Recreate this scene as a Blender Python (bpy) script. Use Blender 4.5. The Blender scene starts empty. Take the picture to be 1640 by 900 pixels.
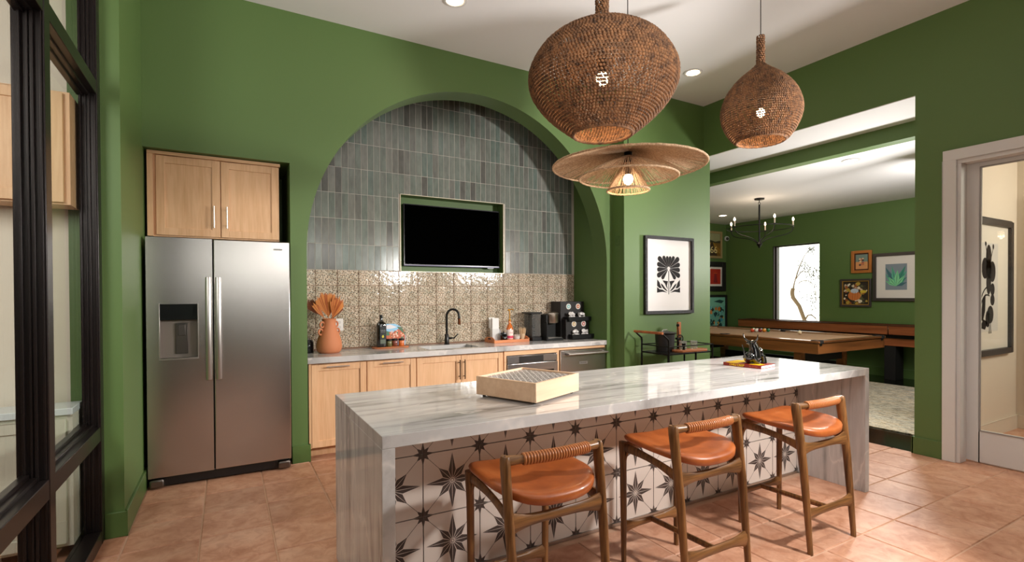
import bpy, bmesh, math, random
from mathutils import Vector, Matrix
PI = math.pi
random.seed(7)
C = bpy.context.scene.collection
SC = bpy.context.scene
# ------------------------------------------------------------------ camera
H = 1.38
F_PX, YAW, PITCH, ROLL, CY = 810.127, 0.51275, -0.0094445, -0.0047394, 481.5
fw = Vector((math.sin(YAW)*math.cos(PITCH), math.cos(YAW)*math.cos(PITCH), math.sin(PITCH)))
rt = Vector((math.cos(YAW), -math.sin(YAW), 0)); up = rt.cross(fw)
rt2 = rt*math.cos(ROLL)+up*math.sin(ROLL); up2 = -rt*math.sin(ROLL)+up*math.cos(ROLL)
cd = bpy.data.cameras.new('camera'); cam = bpy.data.objects.new('camera', cd); C.objects.link(cam)
cam.matrix_world = Matrix(((rt2.x, up2.x, -fw.x, 0), (rt2.y, up2.y, -fw.y, 0), (rt2.z, up2.z, -fw.z, H), (0, 0, 0, 1)))
cd.sensor_width = 36; cd.sensor_fit = 'HORIZONTAL'; cd.lens = F_PX/1640*36; cd.shift_y = (CY-450)/1640
cd.clip_start = 0.05; cd.clip_end = 100
SC.camera = cam
# ------------------------------------------------------------------ world, exposure, lights
SC.view_settings.view_transform = 'Standard'; SC.view_settings.look = 'None'
SC.view_settings.gamma = 1.0; SC.view_settings.use_curve_mapping = False
SC.view_settings.exposure = 0.0
wd = bpy.data.worlds.new('world'); SC.world = wd; wd.use_nodes = True
wn = wd.node_tree.nodes; wn['Background'].inputs[0].default_value = (1.0, 0.975, 0.92, 1); wn['Background'].inputs[1].default_value = 3.6

def lamp(name, kind, loc, power, color=(1, 1, 1), size=0.3, target=None, sizey=None, spot=100, blend=.6):
    l = bpy.data.lights.new(name, kind); l.energy = power; l.color = color
    if kind == 'AREA':
        l.size = size
        if sizey: l.shape = 'RECTANGLE'; l.size_y = sizey
    elif kind == 'SPOT':
        l.shadow_soft_size = size; l.spot_size = math.radians(spot); l.spot_blend = blend
    elif kind == 'POINT': l.shadow_soft_size = size
    o = bpy.data.objects.new(name, l); C.objects.link(o); o.location = loc
    if target is not None:
        o.rotation_euler = (Vector(target)-Vector(loc)).to_track_quat('-Z', 'Y').to_euler()
    return o
WARM = (1.0, 0.90, 0.78); NEUT = (1.0, 0.965, 0.925)
# softboxes placed by the shadows, plus added fill, bounce and room lights
lamp('passage_light', 'AREA', (6.7, 2.75, 1.9), 60, NEUT, 0.4, (2.0, 4.0, 1.7))
lamp('key_light', 'SPOT', (4.55, 0.75, 2.05), 500, NEUT, 0.14, (1.6, 4.5, 2.1), spot=86, blend=.6)
lamp('stool_light', 'SPOT', (3.0, 0.35, 1.95), 250, NEUT, 0.07, (2.0, 2.3, .25), spot=92, blend=.5)
lamp('fill_light', 'AREA', (1.2, -2.6, 2.0), 8, NEUT, 2.4, (2.2, 3.0, 1.2), 1.8)
lamp('bounce_light', 'AREA', (1.4, 0.4, 2.2), 46, NEUT, 1.2, (1.2, 1.6, 6), 1.2)
lamp('ceiling_spot', 'SPOT', (3.7, 0.7, 3.68), 140, NEUT, .05, (3.75, 1.15, 0), spot=84)
lamp('game_room_fill', 'AREA', (7.4, 2.5, 2.5), 34, NEUT, 0.9, (8.6, 6.5, 1.3))
lamp('game_room_bounce', 'AREA', (7.4, 4.2, 1.9), 6, NEUT, 1.2, (7.4, 4.4, 4))
lamp('office_fill', 'AREA', (6.6, 0.2, 2.4), 34, WARM, 0.8, (6.4, 1.9, 1.2))
lamp('side_room_fill', 'AREA', (-1.7, 1.5, 2.5), 45, NEUT, 0.9, (-1.2, 3.5, 1.4))

# ------------------------------------------------------------------ mesh builder
class G:
    def __init__(s): s.v = []; s.f = []; s.m = []
    def add(s, vs, fs, m=0):
        k = len(s.v); s.v += [tuple(v) for v in vs]; s.f += [tuple(i+k for i in f) for f in fs]; s.m += [m]*len(fs); return s
    def box(s, x0, y0, z0, x1, y1, z1, m=0, T=None):
        vs = [Vector(p) for p in ((x0,y0,z0),(x1,y0,z0),(x1,y1,z0),(x0,y1,z0),(x0,y0,z1),(x1,y0,z1),(x1,y1,z1),(x0,y1,z1))]
        if T is not None: vs = [T @ v for v in vs]
        return s.add(vs, [(0,3,2,1),(4,5,6,7),(0,1,5,4),(1,2,6,5),(2,3,7,6),(3,0,4,7)], m)
    def tube(s, pts, r, n=10, m=0, closed=False, flat=None, capped=True):
        pts = [Vector(p) for p in pts]; N = len(pts)
        rs = r if isinstance(r, (list, tuple)) else [r]*N
        vs = []; ref = None
        for i, p in enumerate(pts):
            a = pts[(i-1) % N] if (closed or i > 0) else p
            b = pts[(i+1) % N] if (closed or i < N-1) else p
            t = (b-a).normalized()
            if ref is None:
                ref = t.orthogonal().normalized() if flat is None else Vector(flat)
            u = (ref-t*ref.dot(t))
            if u.length < 1e-6: u = t.orthogonal()
            u.normalize()
            if flat is None: ref = u
            w = t.cross(u)
            ra, rb = rs[i] if isinstance(rs[i], (list, tuple)) else (rs[i], rs[i])
            for k in range(n):
                an = 2*PI*(k+.5)/n
                vs.append(p+u*ra*math.cos(an)+w*rb*math.sin(an))
        fs = []
        for i in range(N if closed else N-1):
            j = (i+1) % N
            for k in range(n):
                l = (k+1) % n; fs.append((i*n+k, i*n+l, j*n+l, j*n+k))
        if not closed and capped: fs += [tuple(range(n)), tuple(range((N-1)*n, N*n))]
        return s.add(vs, fs, m)
    def cyl(s, p0, p1, r0, r1=None, n=16, m=0):
        return s.tube([p0, p1], [r0, r0 if r1 is None else r1], n, m)
    def lathe(s, prof, c=(0, 0, 0), n=32, m=0, T=None):
        vs = []
        for r, z in prof:
            for k in range(n):
                a = 2*PI*k/n; v = Vector((r*math.cos(a), r*math.sin(a), z))
                if T is not None: v = T @ v
                vs.append(v+Vector(c))
        fs = []
        for i in range(len(prof)-1):
            for k in range(n):
                l = (k+1) % n; fs.append((i*n+k, i*n+l, (i+1)*n+l, (i+1)*n+k))
        if prof[0][0] > 1e-5: fs.append(tuple(range(n)))
        if prof[-1][0] > 1e-5: fs.append(tuple(range((len(prof)-1)*n, len(prof)*n)))
        return s.add(vs, fs, m)
    def sph(s, c, r, nu=16, nv=10, m=0, T=None):
        if not isinstance(r, (list, tuple)): r = (r, r, r)
        vs = []; c = Vector(c)
        for i in range(nv+1):
            th = PI*i/nv
            for k in range(nu):
                a = 2*PI*k/nu
                v = Vector((r[0]*math.sin(th)*math.cos(a), r[1]*math.sin(th)*math.sin(a), r[2]*math.cos(th)))
                if T is not None: v = T @ v
                vs.append(c+v)
        fs = []
        for i in range(nv):
            for k in range(nu):
                l = (k+1) % nu; fs.append((i*nu+k, (i+1)*nu+k, (i+1)*nu+l, i*nu+l))
        return s.add(vs, fs, m)
    def prism(s, poly, a, b, ax='y', m=0):
        n = len(poly)
        def P(p, d): return {'y': (p[0], d, p[1]), 'z': (p[0], p[1], d), 'x': (d, p[0], p[1])}[ax]
        return s.add([P(p, a) for p in poly]+[P(p, b) for p in poly],
                     [tuple(range(n)), tuple(range(n, 2*n))]+[(i, (i+1) % n, (i+1) % n+n, i+n) for i in range(n)], m)
    def flat(s, poly, d, ax='y', m=0):
        def P(p): return {'y': (p[0], d, p[1]), 'z': (p[0], p[1], d), 'x': (d, p[0], p[1])}[ax]
        return s.add([P(p) for p in poly], [tuple(range(len(poly)))], m)
    def mesh(s, name, mats, smooth=35, flatshape=False):
        me = bpy.data.meshes.new(name); me.from_pydata(s.v, [], s.f)
        for k, mm in enumerate(s.m): me.polygons[k].material_index = mm
        bm = bmesh.new(); bm.from_mesh(me)
        bmesh.ops.remove_doubles(bm, verts=bm.verts, dist=1e-6)
        if not flatshape: bmesh.ops.recalc_face_normals(bm, faces=bm.faces)
        bm.to_mesh(me); bm.free()
        for mt in (mats if isinstance(mats, (list, tuple)) else [mats]): me.materials.append(mt)
        if smooth:
            me.shade_smooth(); me.set_sharp_from_angle(angle=math.radians(smooth))
        return me
    def out(s, name, mats, parent=None, loc=(0, 0, 0), bev=0, smooth=35, flatshape=False, seg=2, sub=0, kind=None):
        o = bpy.data.objects.new(name, s.mesh(name, mats, smooth, flatshape)); C.objects.link(o)
        o.location = loc
        if parent is not None: o.parent = parent
        if bev:
            b = o.modifiers.new('bevel', 'BEVEL'); b.width = bev; b.segments = seg; b.limit_method = 'ANGLE'; b.angle_limit = math.radians(40)
        if sub:
            b = o.modifiers.new('sub', 'SUBSURF'); b.levels = sub; b.render_levels = sub
        if kind: o['kind'] = kind
        return o
def empty(name, loc=(0, 0, 0), rz=0):
    o = bpy.data.objects.new(name, None); C.objects.link(o); o.location = loc; o.rotation_euler = (0, 0, rz); o.empty_display_size = .05; return o
def tag(o, label=None, cat=None, group=None, kind=None):
    for k, v in (('label', label), ('category', cat), ('group', group), ('kind', kind)):
        if v: o[k] = v
    return o
def thing(name, label, cat, loc=(0, 0, 0), rz=0, group=None): return tag(empty(name, loc, rz), label, cat, group)
def dup(root, loc=None, rz=None, label=None):
    def cp(o, par):
        c = o.copy(); C.objects.link(c)
        if par is not None: c.parent = par
        for ch in list(o.children): cp(ch, c)
        return c
    r = cp(root, None)
    if loc is not None: r.location = loc
    if rz is not None: r.rotation_euler = (0, 0, rz)
    if label: r['label'] = label
    return r
def inst(name, me, parent, loc, rot=None, scale=None):
    o = bpy.data.objects.new(name, me); C.objects.link(o); o.location = loc
    if parent is not None: o.parent = parent
    if rot: o.rotation_euler = rot
    if scale: o.scale = scale
    return o
def text_geo(g, s, size, place, m=0, ext=0.0005, bold=0.0):
    """adds lettering to g; place(x,y,z) maps the flat text (x right, y up, z out) into local space"""
    cu = bpy.data.curves.new('t', 'FONT'); cu.body = s; cu.size = size; cu.extrude = ext; cu.align_x = 'CENTER'; cu.align_y = 'CENTER'; cu.resolution_u = 3; cu.offset = bold
    o = bpy.data.objects.new('t', cu); C.objects.link(o)
    dg = bpy.context.evaluated_depsgraph_get(); me = o.evaluated_get(dg).to_mesh()
    g.add([place(*v.co) for v in me.vertices], [tuple(p.vertices) for p in me.polygons], m)
    o.evaluated_get(dg).to_mesh_clear(); bpy.data.objects.remove(o); bpy.data.curves.remove(cu)
def circ(cx, cy, r, n=24, ry=None, a0=0): return [(cx+r*math.cos(a0+2*PI*i/n), cy+(ry or r)*math.sin(a0+2*PI*i/n)) for i in range(n)]
def bez(p0, p1, p2, p3, n=12):
    o = []
    for i in range(n+1):
        t = i/n; a, b, c, d = (1-t)**3, 3*t*(1-t)**2, 3*t*t*(1-t), t**3
        o.append(tuple(a*p0[k]+b*p1[k]+c*p2[k]+d*p3[k] for k in range(len(p0))))
    return o
# ------------------------------------------------------------------ materials
def mat(name, col, rough=.5, metal=0, **kw):
    m = bpy.data.materials.new(name); m.use_nodes = True; b = m.node_tree.nodes['Principled BSDF']
    b.inputs['Base Color'].default_value = (*col, 1); b.inputs['Roughness'].default_value = rough; b.inputs['Metallic'].default_value = metal
    for k, v in kw.items():
        b.inputs[k.replace('_', ' ')].default_value = (*v, 1) if isinstance(v, tuple) else v
    return m
def nodes(m): nt = m.node_tree; return nt, nt.nodes, nt.links, nt.nodes['Principled BSDF']
def mk(ns, t, **kw):
    n = ns.new(t)
    for k, v in kw.items(): setattr(n, k, v)
    return n
def coords(ns, ls, scale=(1, 1, 1), rot=(0, 0, 0), rnd=False):
    tc = mk(ns, 'ShaderNodeTexCoord'); mp = mk(ns, 'ShaderNodeMapping'); mp.inputs['Scale'].default_value = scale; mp.inputs['Rotation'].default_value = rot
    ls.new(tc.outputs['Object'], mp.inputs['Vector'])
    if rnd:
        oi = mk(ns, 'ShaderNodeObjectInfo'); ml = mk(ns, 'ShaderNodeMath', operation='MULTIPLY'); ml.inputs[1].default_value = 37.0
        ls.new(oi.outputs['Random'], ml.inputs[0]); ls.new(ml.outputs[0], mp.inputs['Location'])
    return mp.outputs[0]
def noise(ns, ls, vec, scale, detail=4, rough=.55, dist=0):
    n = mk(ns, 'ShaderNodeTexNoise'); n.inputs['Scale'].default_value = scale; n.inputs['Detail'].default_value = detail; n.inputs['Roughness'].default_value = rough; n.inputs['Distortion'].default_value = dist
    ls.new(vec, n.inputs['Vector']); return n.outputs[0]
def ramp(ns, ls, fac, stops, interp='LINEAR'):
    r = mk(ns, 'ShaderNodeValToRGB'); r.color_ramp.interpolation = interp; e = r.color_ramp.elements
    while len(e) > 1: e.remove(e[-1])
    for i, (p, c) in enumerate(stops):
        el = e[0] if i == 0 else e.new(p)
        el.position = p; el.color = (*c, 1) if len(c) == 3 else c
    ls.new(fac, r.inputs[0]); return r.outputs[0]
def mix(ns, ls, fac, a, b, mode='MIX'):
    n = mk(ns, 'ShaderNodeMix', data_type='RGBA', blend_type=mode)
    for s, v in ((n.inputs[0], fac), (n.inputs[6], a), (n.inputs[7], b)):
        if isinstance(v, (int, float)): s.default_value = v
        elif isinstance(v, tuple): s.default_value = (*v, 1)
        else: ls.new(v, s)
    return n.outputs[2]
def bump(ns, ls, b, h, dist=.002, st=.5):
    n = mk(ns, 'ShaderNodeBump'); n.inputs['Distance'].default_value = dist; n.inputs['Strength'].default_value = st
    ls.new(h, n.inputs['Height']); ls.new(n.outputs[0], b.inputs['Normal'])
def sr(r, g, b):
    f = lambda c: (c/255/12.92) if c/255 <= .04045 else ((c/255+.055)/1.055)**2.4
    return (f(r), f(g), f(b))
def wood(name, c1, c2, axis='z', rough=.45, fine=60, coat=0):
    m = mat(name, c1, rough); nt, ns, ls, b = nodes(m)
    sc = {'z': (1, 1, .06), 'x': (.06, 1, 1), 'y': (1, .06, 1)}[axis]
    v = coords(ns, ls, sc, rnd=True); a = noise(ns, ls, v, fine, 3, .6); w = noise(ns, ls, v, fine/7, 3, .6, 1.2)
    s = mix(ns, ls, .5, a, w)
    col = ramp(ns, ls, s, [(.36, c2), (.6, c1)])
    ls.new(col, b.inputs['Base Color']); bump(ns, ls, b, a, .0004, .3)
    if coat: b.inputs['Coat Weight'].default_value = coat
    return m
def paint(name, col, rough=.55):
    m = mat(name, col, rough); nt, ns, ls, b = nodes(m)
    v = coords(ns, ls); bump(ns, ls, b, noise(ns, ls, v, 120, 2), .0008, .12); return m
GREEN = paint('green_wall_paint', sr(88, 114, 60), .5)
GREEN_T = paint('green_trim_paint', sr(82, 108, 56), .38)
WHITE = paint('white_ceiling_paint', sr(230, 228, 228), .7)
TRIMW = paint('white_trim_paint', sr(214, 211, 208), .4)
CREAM = paint('cream_wall_paint', sr(226, 214, 198), .6)
OAK = wood('pale_oak', sr(228, 184, 142), sr(212, 164, 120), 'z', .5, 70)
OAKX = wood('pale_oak_across', sr(228, 184, 142), sr(212, 164, 120), 'x', .5, 70)
WALNUT = wood('walnut', sr(140, 96, 54), sr(70, 43, 21), 'z', .36, 90)
WALNUTX = wood('walnut_across', sr(140, 96, 54), sr(70, 43, 21), 'x', .36, 90)
POOLWOOD = wood('acacia_wood', sr(156, 96, 52), sr(78, 44, 22), 'y', .35, 14, .3)
POOLWOODX = wood('acacia_wood_across', sr(156, 96, 52), sr(78, 44, 22), 'x', .35, 14, .3)
SHUFWOOD = wood('red_brown_wood', sr(168, 98, 58), sr(120, 62, 34), 'y', .35, 16, .3)
MAPLE = wood('maple', sr(238, 202, 170), sr(224, 184, 150), 'x', .5, 40)
BOARD = wood('acacia_board', sr(190, 112, 62), sr(140, 76, 40), 'x', .45, 40)
BLACK = mat('black_metal', sr(24, 22, 22), .38, .6)
BLACKP = mat('black_plastic', sr(20, 20, 22), .3)
GLOSSBLACK = mat('gloss_black_ceramic', sr(12, 11, 12), .04, Coat_Weight=1.0)
BLACK_AND_GAP = mat('black_parts_and_gap_shade', sr(18, 15, 13), .8)  # black table parts; also the painted shade of a slot and a gap
BRONZE = mat('dark_bronze_aluminium', sr(36, 29, 28), .3, .5)
CHROME = mat('brushed_nickel', sr(196, 190, 186), .32, 1)
STEEL_D = mat('steel_dark', sr(120, 114, 110), .3, 1)
SCREEN = mat('tv_screen', (.0005, .0005, .0005), 1.0, Specular_IOR_Level=0.0)
RUBBER = mat('rubber', sr(30, 28, 27), .6)
GLASS = mat('clear_glass', (.95, .95, .93), .06, Transmission_Weight=.82, IOR=1.45, Coat_Weight=1.0)
def pane_glass():
    m = bpy.data.materials.new('window_glass'); m.use_nodes = True; nt = m.node_tree; ns = nt.nodes; ls = nt.links
    ns.remove(ns['Principled BSDF']); o = ns['Material Output']
    t = mk(ns, 'ShaderNodeBsdfTransparent'); t.inputs[0].default_value = (.93, .95, .93, 1)
    g = mk(ns, 'ShaderNodeBsdfGlossy'); g.inputs['Roughness'].default_value = .01
    f = mk(ns, 'ShaderNodeFresnel'); f.inputs['IOR'].default_value = 1.45; x = mk(ns, 'ShaderNodeMixShader')
    ge = mk(ns, 'ShaderNodeNewGeometry'); su = mk(ns, 'ShaderNodeMath', operation='SUBTRACT'); su.inputs[0].default_value = 1; ls.new(ge.outputs['Backfacing'], su.inputs[1])
    ml = mk(ns, 'ShaderNodeMath', operation='MULTIPLY'); ls.new(su.outputs[0], ml.inputs[0]); ls.new(f.outputs[0], ml.inputs[1])
    ls.new(ml.outputs[0], x.inputs[0]); ls.new(t.outputs[0], x.inputs[1]); ls.new(g.outputs[0], x.inputs[2]); ls.new(x.outputs[0], o.inputs[0]); return m
PANE = pane_glass()
def steel(name, axis='z'):
    m = mat(name, sr(198, 192, 190), .24, 1); nt, ns, ls, b = nodes(m)
    bump(ns, ls, b, noise(ns, ls, coords(ns, ls, (1, 1, .5)), 3.5, 1), .006, .12)
    return m
STEEL = steel('brushed_stainless_steel')
def leather():
    m = mat('tan_leather', sr(184, 100, 48), .38); nt, ns, ls, b = nodes(m)
    v = coords(ns, ls, rnd=True); n = noise(ns, ls, v, 9, 4)
    ls.new(ramp(ns, ls, n, [(.3, sr(146, 72, 30)), (.55, sr(172, 92, 42)), (.75, sr(188, 110, 58))]), b.inputs['Base Color'])
    bump(ns, ls, b, noise(ns, ls, v, 260, 2), .0006, .25); b.inputs['Coat Weight'].default_value = .15; return m
LEATHER = leather()
LEATHER_W = mat('leather_lacing', sr(176, 108, 60), .35)
def marble():
    m = mat('white_grey_marble', (.8, .8, .8), .07); nt, ns, ls, b = nodes(m)
    v = coords(ns, ls, (.32, 3.4, .32)); a = noise(ns, ls, v, 3.4, 8, .6, .6)
    base = ramp(ns, ls, a, [(.27, sr(100, 96, 93)), (.37, sr(150, 147, 144)), (.46, sr(193, 190, 188)), (.6, sr(208, 205, 203)), (.7, sr(182, 178, 176)), (.8, sr(146, 142, 140))])
    v2 = coords(ns, ls, (.7, 1.6, .7), (0, 0, .5)); w = mk(ns, 'ShaderNodeTexNoise'); w.inputs['Scale'].default_value = 1.6; w.inputs['Detail'].default_value = 5; ls.new(v2, w.inputs['Vector'])
    vein = ramp(ns, ls, w.outputs[0], [(.487, (0, 0, 0)), (.5, (1, 1, 1)), (.513, (0, 0, 0))])
    f = mk(ns, 'ShaderNodeMath', operation='MULTIPLY'); f.inputs[1].default_value = .55; ls.new(vein, f.inputs[0])
    col = mix(ns, ls, f.outputs[0], base, sr(232, 226, 220)); ls.new(col, b.inputs['Base Color']); return m
MARBLE = marble()
def floor_tile():
    m = mat('terracotta_tile', sr(196, 134, 104), .5); nt, ns, ls, b = nodes(m)
    v = coords(ns, ls, rnd=True); oi = mk(ns, 'ShaderNodeObjectInfo')
    n = noise(ns, ls, v, 3.2, 5, .55, .6); n2 = noise(ns, ls, v, 12, 5, .65, 1)
    c = ramp(ns, ls, n, [(.3, sr(170, 115, 85)), (.5, sr(196, 143, 113)), (.68, sr(212, 168, 141))])
    c = mix(ns, ls, .35, c, ramp(ns, ls, n2, [(.35, sr(156, 100, 71)), (.6, sr(216, 170, 142))]))
    k = ramp(ns, ls, oi.outputs['Random'], [(0, (.86, .84, .82)), (.5, (1, 1, 1)), (1, (1.06, 1.07, 1.08))])
    ls.new(mix(ns, ls, 1.0, c, k, 'MULTIPLY'), b.inputs['Base Color']); bump(ns, ls, b, n2, .002, .3); return m
TERRA = floor_tile()
GROUT = paint('floor_grout', sr(196, 158, 132), .8)
def glaze_tile():
    m = mat('grey_green_glazed_tile', sr(110, 122, 112), .2); nt, ns, ls, b = nodes(m)
    oi = mk(ns, 'ShaderNodeObjectInfo'); v = coords(ns, ls, (1, 1, .35), rnd=True); n = noise(ns, ls, v, 26, 3)
    c = ramp(ns, ls, oi.outputs['Random'], [(0, sr(96, 96, 91)), (.08, sr(112, 113, 107)), (.2, sr(113, 121, 113)), (.45, sr(122, 128, 120)), (.65, sr(116, 121, 114)), (.8, sr(107, 119, 112)), (.92, sr(126, 127, 120)), (.98, sr(98, 106, 99))], 'CONSTANT')
    c2 = mix(ns, ls, 1.0, c, ramp(ns, ls, n, [(.3, (.8, .8, .8)), (.7, (1.12, 1.12, 1.12))]), 'MULTIPLY')
    ls.new(c2, b.inputs['Base Color']); bump(ns, ls, b, noise(ns, ls, coords(ns, ls, rnd=True), 22, 2), .0008, .25); return m
GLAZE = glaze_tile()
def deco_tile():
    m = mat('patterned_ceramic_tile', sr(200, 180, 150), .1); nt, ns, ls, b = nodes(m)
    v0 = coords(ns, ls, (1, 1, 1), (PI/2, 0, 0)); vr = coords(ns, ls, rnd=True)
    vo = mk(ns, 'ShaderNodeTexVoronoi', voronoi_dimensions='2D'); vo.inputs['Scale'].default_value = 185; ls.new(v0, vo.inputs['Vector'])
    sep = mk(ns, 'ShaderNodeSeparateColor'); ls.new(vo.outputs['Color'], sep.inputs[0])
    base = ramp(ns, ls, sep.outputs[0], [(0, sr(110, 88, 70)), (.12, sr(172, 150, 128)), (.32, sr(204, 188, 168)), (.6, sr(226, 214, 198)), (.8, sr(150, 150, 138)), (.9, sr(192, 168, 142))], 'CONSTANT')
    cl = ramp(ns, ls, noise(ns, ls, vr, 8, 3), [(.35, (.78, .80, .76)), (.62, (1.02, 1.0, .98))])
    base = mix(ns, ls, 1.0, base, cl, 'MULTIPLY')
    vd = mk(ns, 'ShaderNodeMapping'); vd.inputs['Rotation'].default_value = (0, 0, PI/4+.2); ls.new(v0, vd.inputs['Vector'])
    d = mk(ns, 'ShaderNodeTexVoronoi', voronoi_dimensions='2D', distance='MANHATTAN'); d.inputs['Scale'].default_value = 38; d.inputs['Randomness'].default_value = .35
    ls.new(vd.outputs[0], d.inputs['Vector'])
    dm = ramp(ns, ls, d.outputs['Distance'], [(.0, (1, 1, 1)), (.19, (1, 1, 1)), (.23, (0, 0, 0))])
    c = mix(ns, ls, dm, base, sr(36, 30, 30)); ls.new(c, b.inputs['Base Color'])
    bump(ns, ls, b, noise(ns, ls, vr, 24, 2), .003, .6); return m
DECO = deco_tile()
STARW = paint('white_star_tile', sr(222, 210, 200), .35)
STARB = mat('dark_star_glaze', sr(72, 62, 58), .4)
TGROUT = paint('tile_grout', sr(186, 180, 171), .8)
DGROUT = paint('backsplash_grout', sr(128, 96, 76), .8)
def rope(name, c1, c2, sc=60):
    m = mat(name, c1, .8); nt, ns, ls, b = nodes(m)
    n = noise(ns, ls, coords(ns, ls), sc, 4, .7); ls.new(ramp(ns, ls, n, [(.32, c2), (.62, c1)]), b.inputs['Base Color'])
    bump(ns, ls, b, noise(ns, ls, coords(ns, ls), sc*6, 2), .001, .5); return m
ROPE = rope('seagrass_rope', sr(142, 98, 62), sr(60, 38, 24), 30)
JUTE = rope('jute_cord', sr(206, 176, 142), sr(150, 114, 82), 90)
def emis(name, col, s):
    m = bpy.data.materials.new(name); m.use_nodes = True; b = m.node_tree.nodes['Principled BSDF']
    b.inputs['Base Color'].default_value = (*col, 1); b.inputs['Emission Color'].default_value = (*col, 1); b.inputs['Emission Strength'].default_value = s; return m
BULB = emis('lit_bulb', (1, .78, .5), 14)
DOWN = emis('lit_downlight', (1, .9, .76), 6)
# ================================================================== SETTING
CEIL = 3.724
YF, YI, YB = 4.53, 4.765, 5.157          # arch wall front, its back, tiled plane
XL, XR, ZS = .582, 3.801, 1.76; RX = (XR-XL)/2; CX = (XR+XL)/2
def struct(o, label, cat): return tag(o, label, cat, kind='structure')
g = G(); g.box(-.62, -3.2, -.1, 5.92, 5.3, -.005); g.box(-4.2, -3.2, -.1, -.62, 5.3, -.005)
fl = struct(g.out('floor', GROUT), 'terracotta tiled kitchen floor with sandy grout lines', 'floor')
TW = .3685
def tile_mesh(w, d, h, ch):
    q = G(); a, b = w/2, d/2
    vs = [(-a, -b, -h), (a, -b, -h), (a, b, -h), (-a, b, -h), (-a, -b, -ch), (a, -b, -ch), (a, b, -ch), (-a, b, -ch), (-a+ch, -b+ch, 0), (a-ch, -b+ch, 0), (a-ch, b-ch, 0), (-a+ch, b-ch, 0)]
    q.add(vs, [(0, 1, 5, 4), (1, 2, 6, 5), (2, 3, 7, 6), (3, 0, 4, 7), (4, 5, 9, 8), (5, 6, 10, 9), (6, 7, 11, 10), (7, 4, 8, 11), (8, 9, 10, 11)])
    return q
tm = tile_mesh(TW-.008, .3705-.008, .012, .004).mesh('floor_tile', TERRA, 0)
far = G(); rng = random.Random(3)
for i in range(-10, 16):
    for j in range(-12, 10):
        cx = -.515+TW*(i+.5); cy = 1.169+.3705*(j+.5)
        if cx > 5.2 and not (0 < j < 3) and cx > 5.5: continue
        if j >= 0 and j <= 9 and i >= -1 and cy > .9:
            if .6 < cx < 3.75 and 2.42 < cy < 2.7: continue
            inst('floor_tile', tm, fl, (cx, cy, rng.uniform(-.0012, .0012)), (rng.uniform(-.002, .002), rng.uniform(-.002, .002), rng.uniform(-.003, .003)))
        else:
            m = tile_mesh(TW-.008, .3705-.008, .012, .004); far.add([(v[0]+cx, v[1]+cy, v[2]) for v in m.v], m.f)
far.out('distant_floor_tiles', TERRA, fl, kind='stuff')
GF = mat('dark_polished_floor', sr(14, 17, 14), .12)
g = G(); g.box(5.2, 2.0, -.1, 9.7, 7.5, .002)
struct(g.out('floor', GF), 'dark polished game room floor beyond the opening', 'floor')
g = G(); g.box(5.30, -1.5, -.1, 8.4, 1.98, .001)
struct(g.out('floor', TERRA), 'terracotta floor of the office behind the glass door', 'floor')

# back wall with arch and fridge alcove
g = G()
g.box(-.53, YF, 2.482, .457, 5.3, CEIL); g.box(.457, YF, 0, XL, 5.3, CEIL); g.box(XR, YF, 0, 3.894, 5.3, CEIL)
g.box(-.53, 5.2, 0, .457, 5.3, 2.49)
N = 96
xs = [CX-RX*math.cos(PI*i/N) for i in range(N+1)]; zs = [ZS+RX*math.sin(PI*i/N) for i in range(N+1)]
vs = []
for x, z in zip(xs, zs): vs += [(x, YF, z), (x, YF, CEIL), (x, YI, z), (x, YI, CEIL)]
fs = []
for i in range(N):
    a, b = 4*i, 4*(i+1); fs += [(a, a+1, b+1, b), (a+2, b+2, b+3, a+3), (a, b, b+2, a+2)]
g.add(vs, fs)
g.box(XL, YI, 3.665, XR, 5.3, CEIL)
# niche back with television recess (x 1.576-2.79, z 1.642-2.44)
g.box(XL, YB+.008, 0, 1.576, 5.3, 3.7); g.box(2.79, YB+.008, 0, XR, 5.3, 3.7); g.box(1.576, YB+.008, 0, 2.79, 5.3, 1.642); g.box(1.576, YB+.008, 2.44, 2.79, 5.3, 3.7)
g.box(1.5, 5.3, 1.5, 2.9, 5.36, 2.6)
wb = struct(g.out('wall_back', GREEN), 'green back wall with the tiled arch niche and fridge alcove', 'wall')
g = G(); g.box(XL, YB+.0008, 1.642, 1.576, YB+.008, 3.665); g.box(2.79, YB+.0008, 1.642, XR, YB+.008, 3.665); g.box(1.576, YB+.0008, 2.44, 2.79, YB+.008, 3.665)
g.out('tile_grout', TGROUT, wb)
g = G(); g.box(XL, YB+.0025, .8, XR, YB+.008, 1.642); g.out('backsplash_grout', DGROUT, wb)
# vertical glazed tiles
def vt_mesh(w, h, mt, nm, ch=.0015, d=.007):
    q = tile_mesh(w, h, d, ch); q.v = [(v[0], -v[2], v[1]) for v in q.v]
    return q.mesh(nm, mt, 0)
vm = vt_mesh(.0594, .2480, GLAZE, 'glazed_tile'); P = .0631
cand = []
x0 = 1.1155-P*9
for r in range(8):
    zc = 1.644+.252*(r+.5)
    for c in range(-1, 52):
        xc = x0+P*(c+.5)
        if xc < XL+.02 or xc > XR-.02: continue
        if 1.566 < xc < 2.80 and r == 3:      # cut tiles above the recess
            cand.append((xc, (2.444+1.644+.252*4)/2, (1.644+.252*4-2.446)/.2505)); continue
        if 1.566 < xc < 2.80 and r < 3: continue
        cand.append((xc, zc, 1))
def seen(c):
    k = YI/YB; x, z = c[0]*k, H+(c[1]-.12-H)*k
    return x > XL-.03 and (z < ZS or math.hypot(x-CX, z-ZS) < RX+.035)
full = [c for c in cand if seen(c)]; rest = [c for c in cand if not seen(c)]
full.sort(key=lambda c: -c[1]); extra = full[:max(0, len(full)-298)]; full = full[len(extra):]; rest += extra
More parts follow.
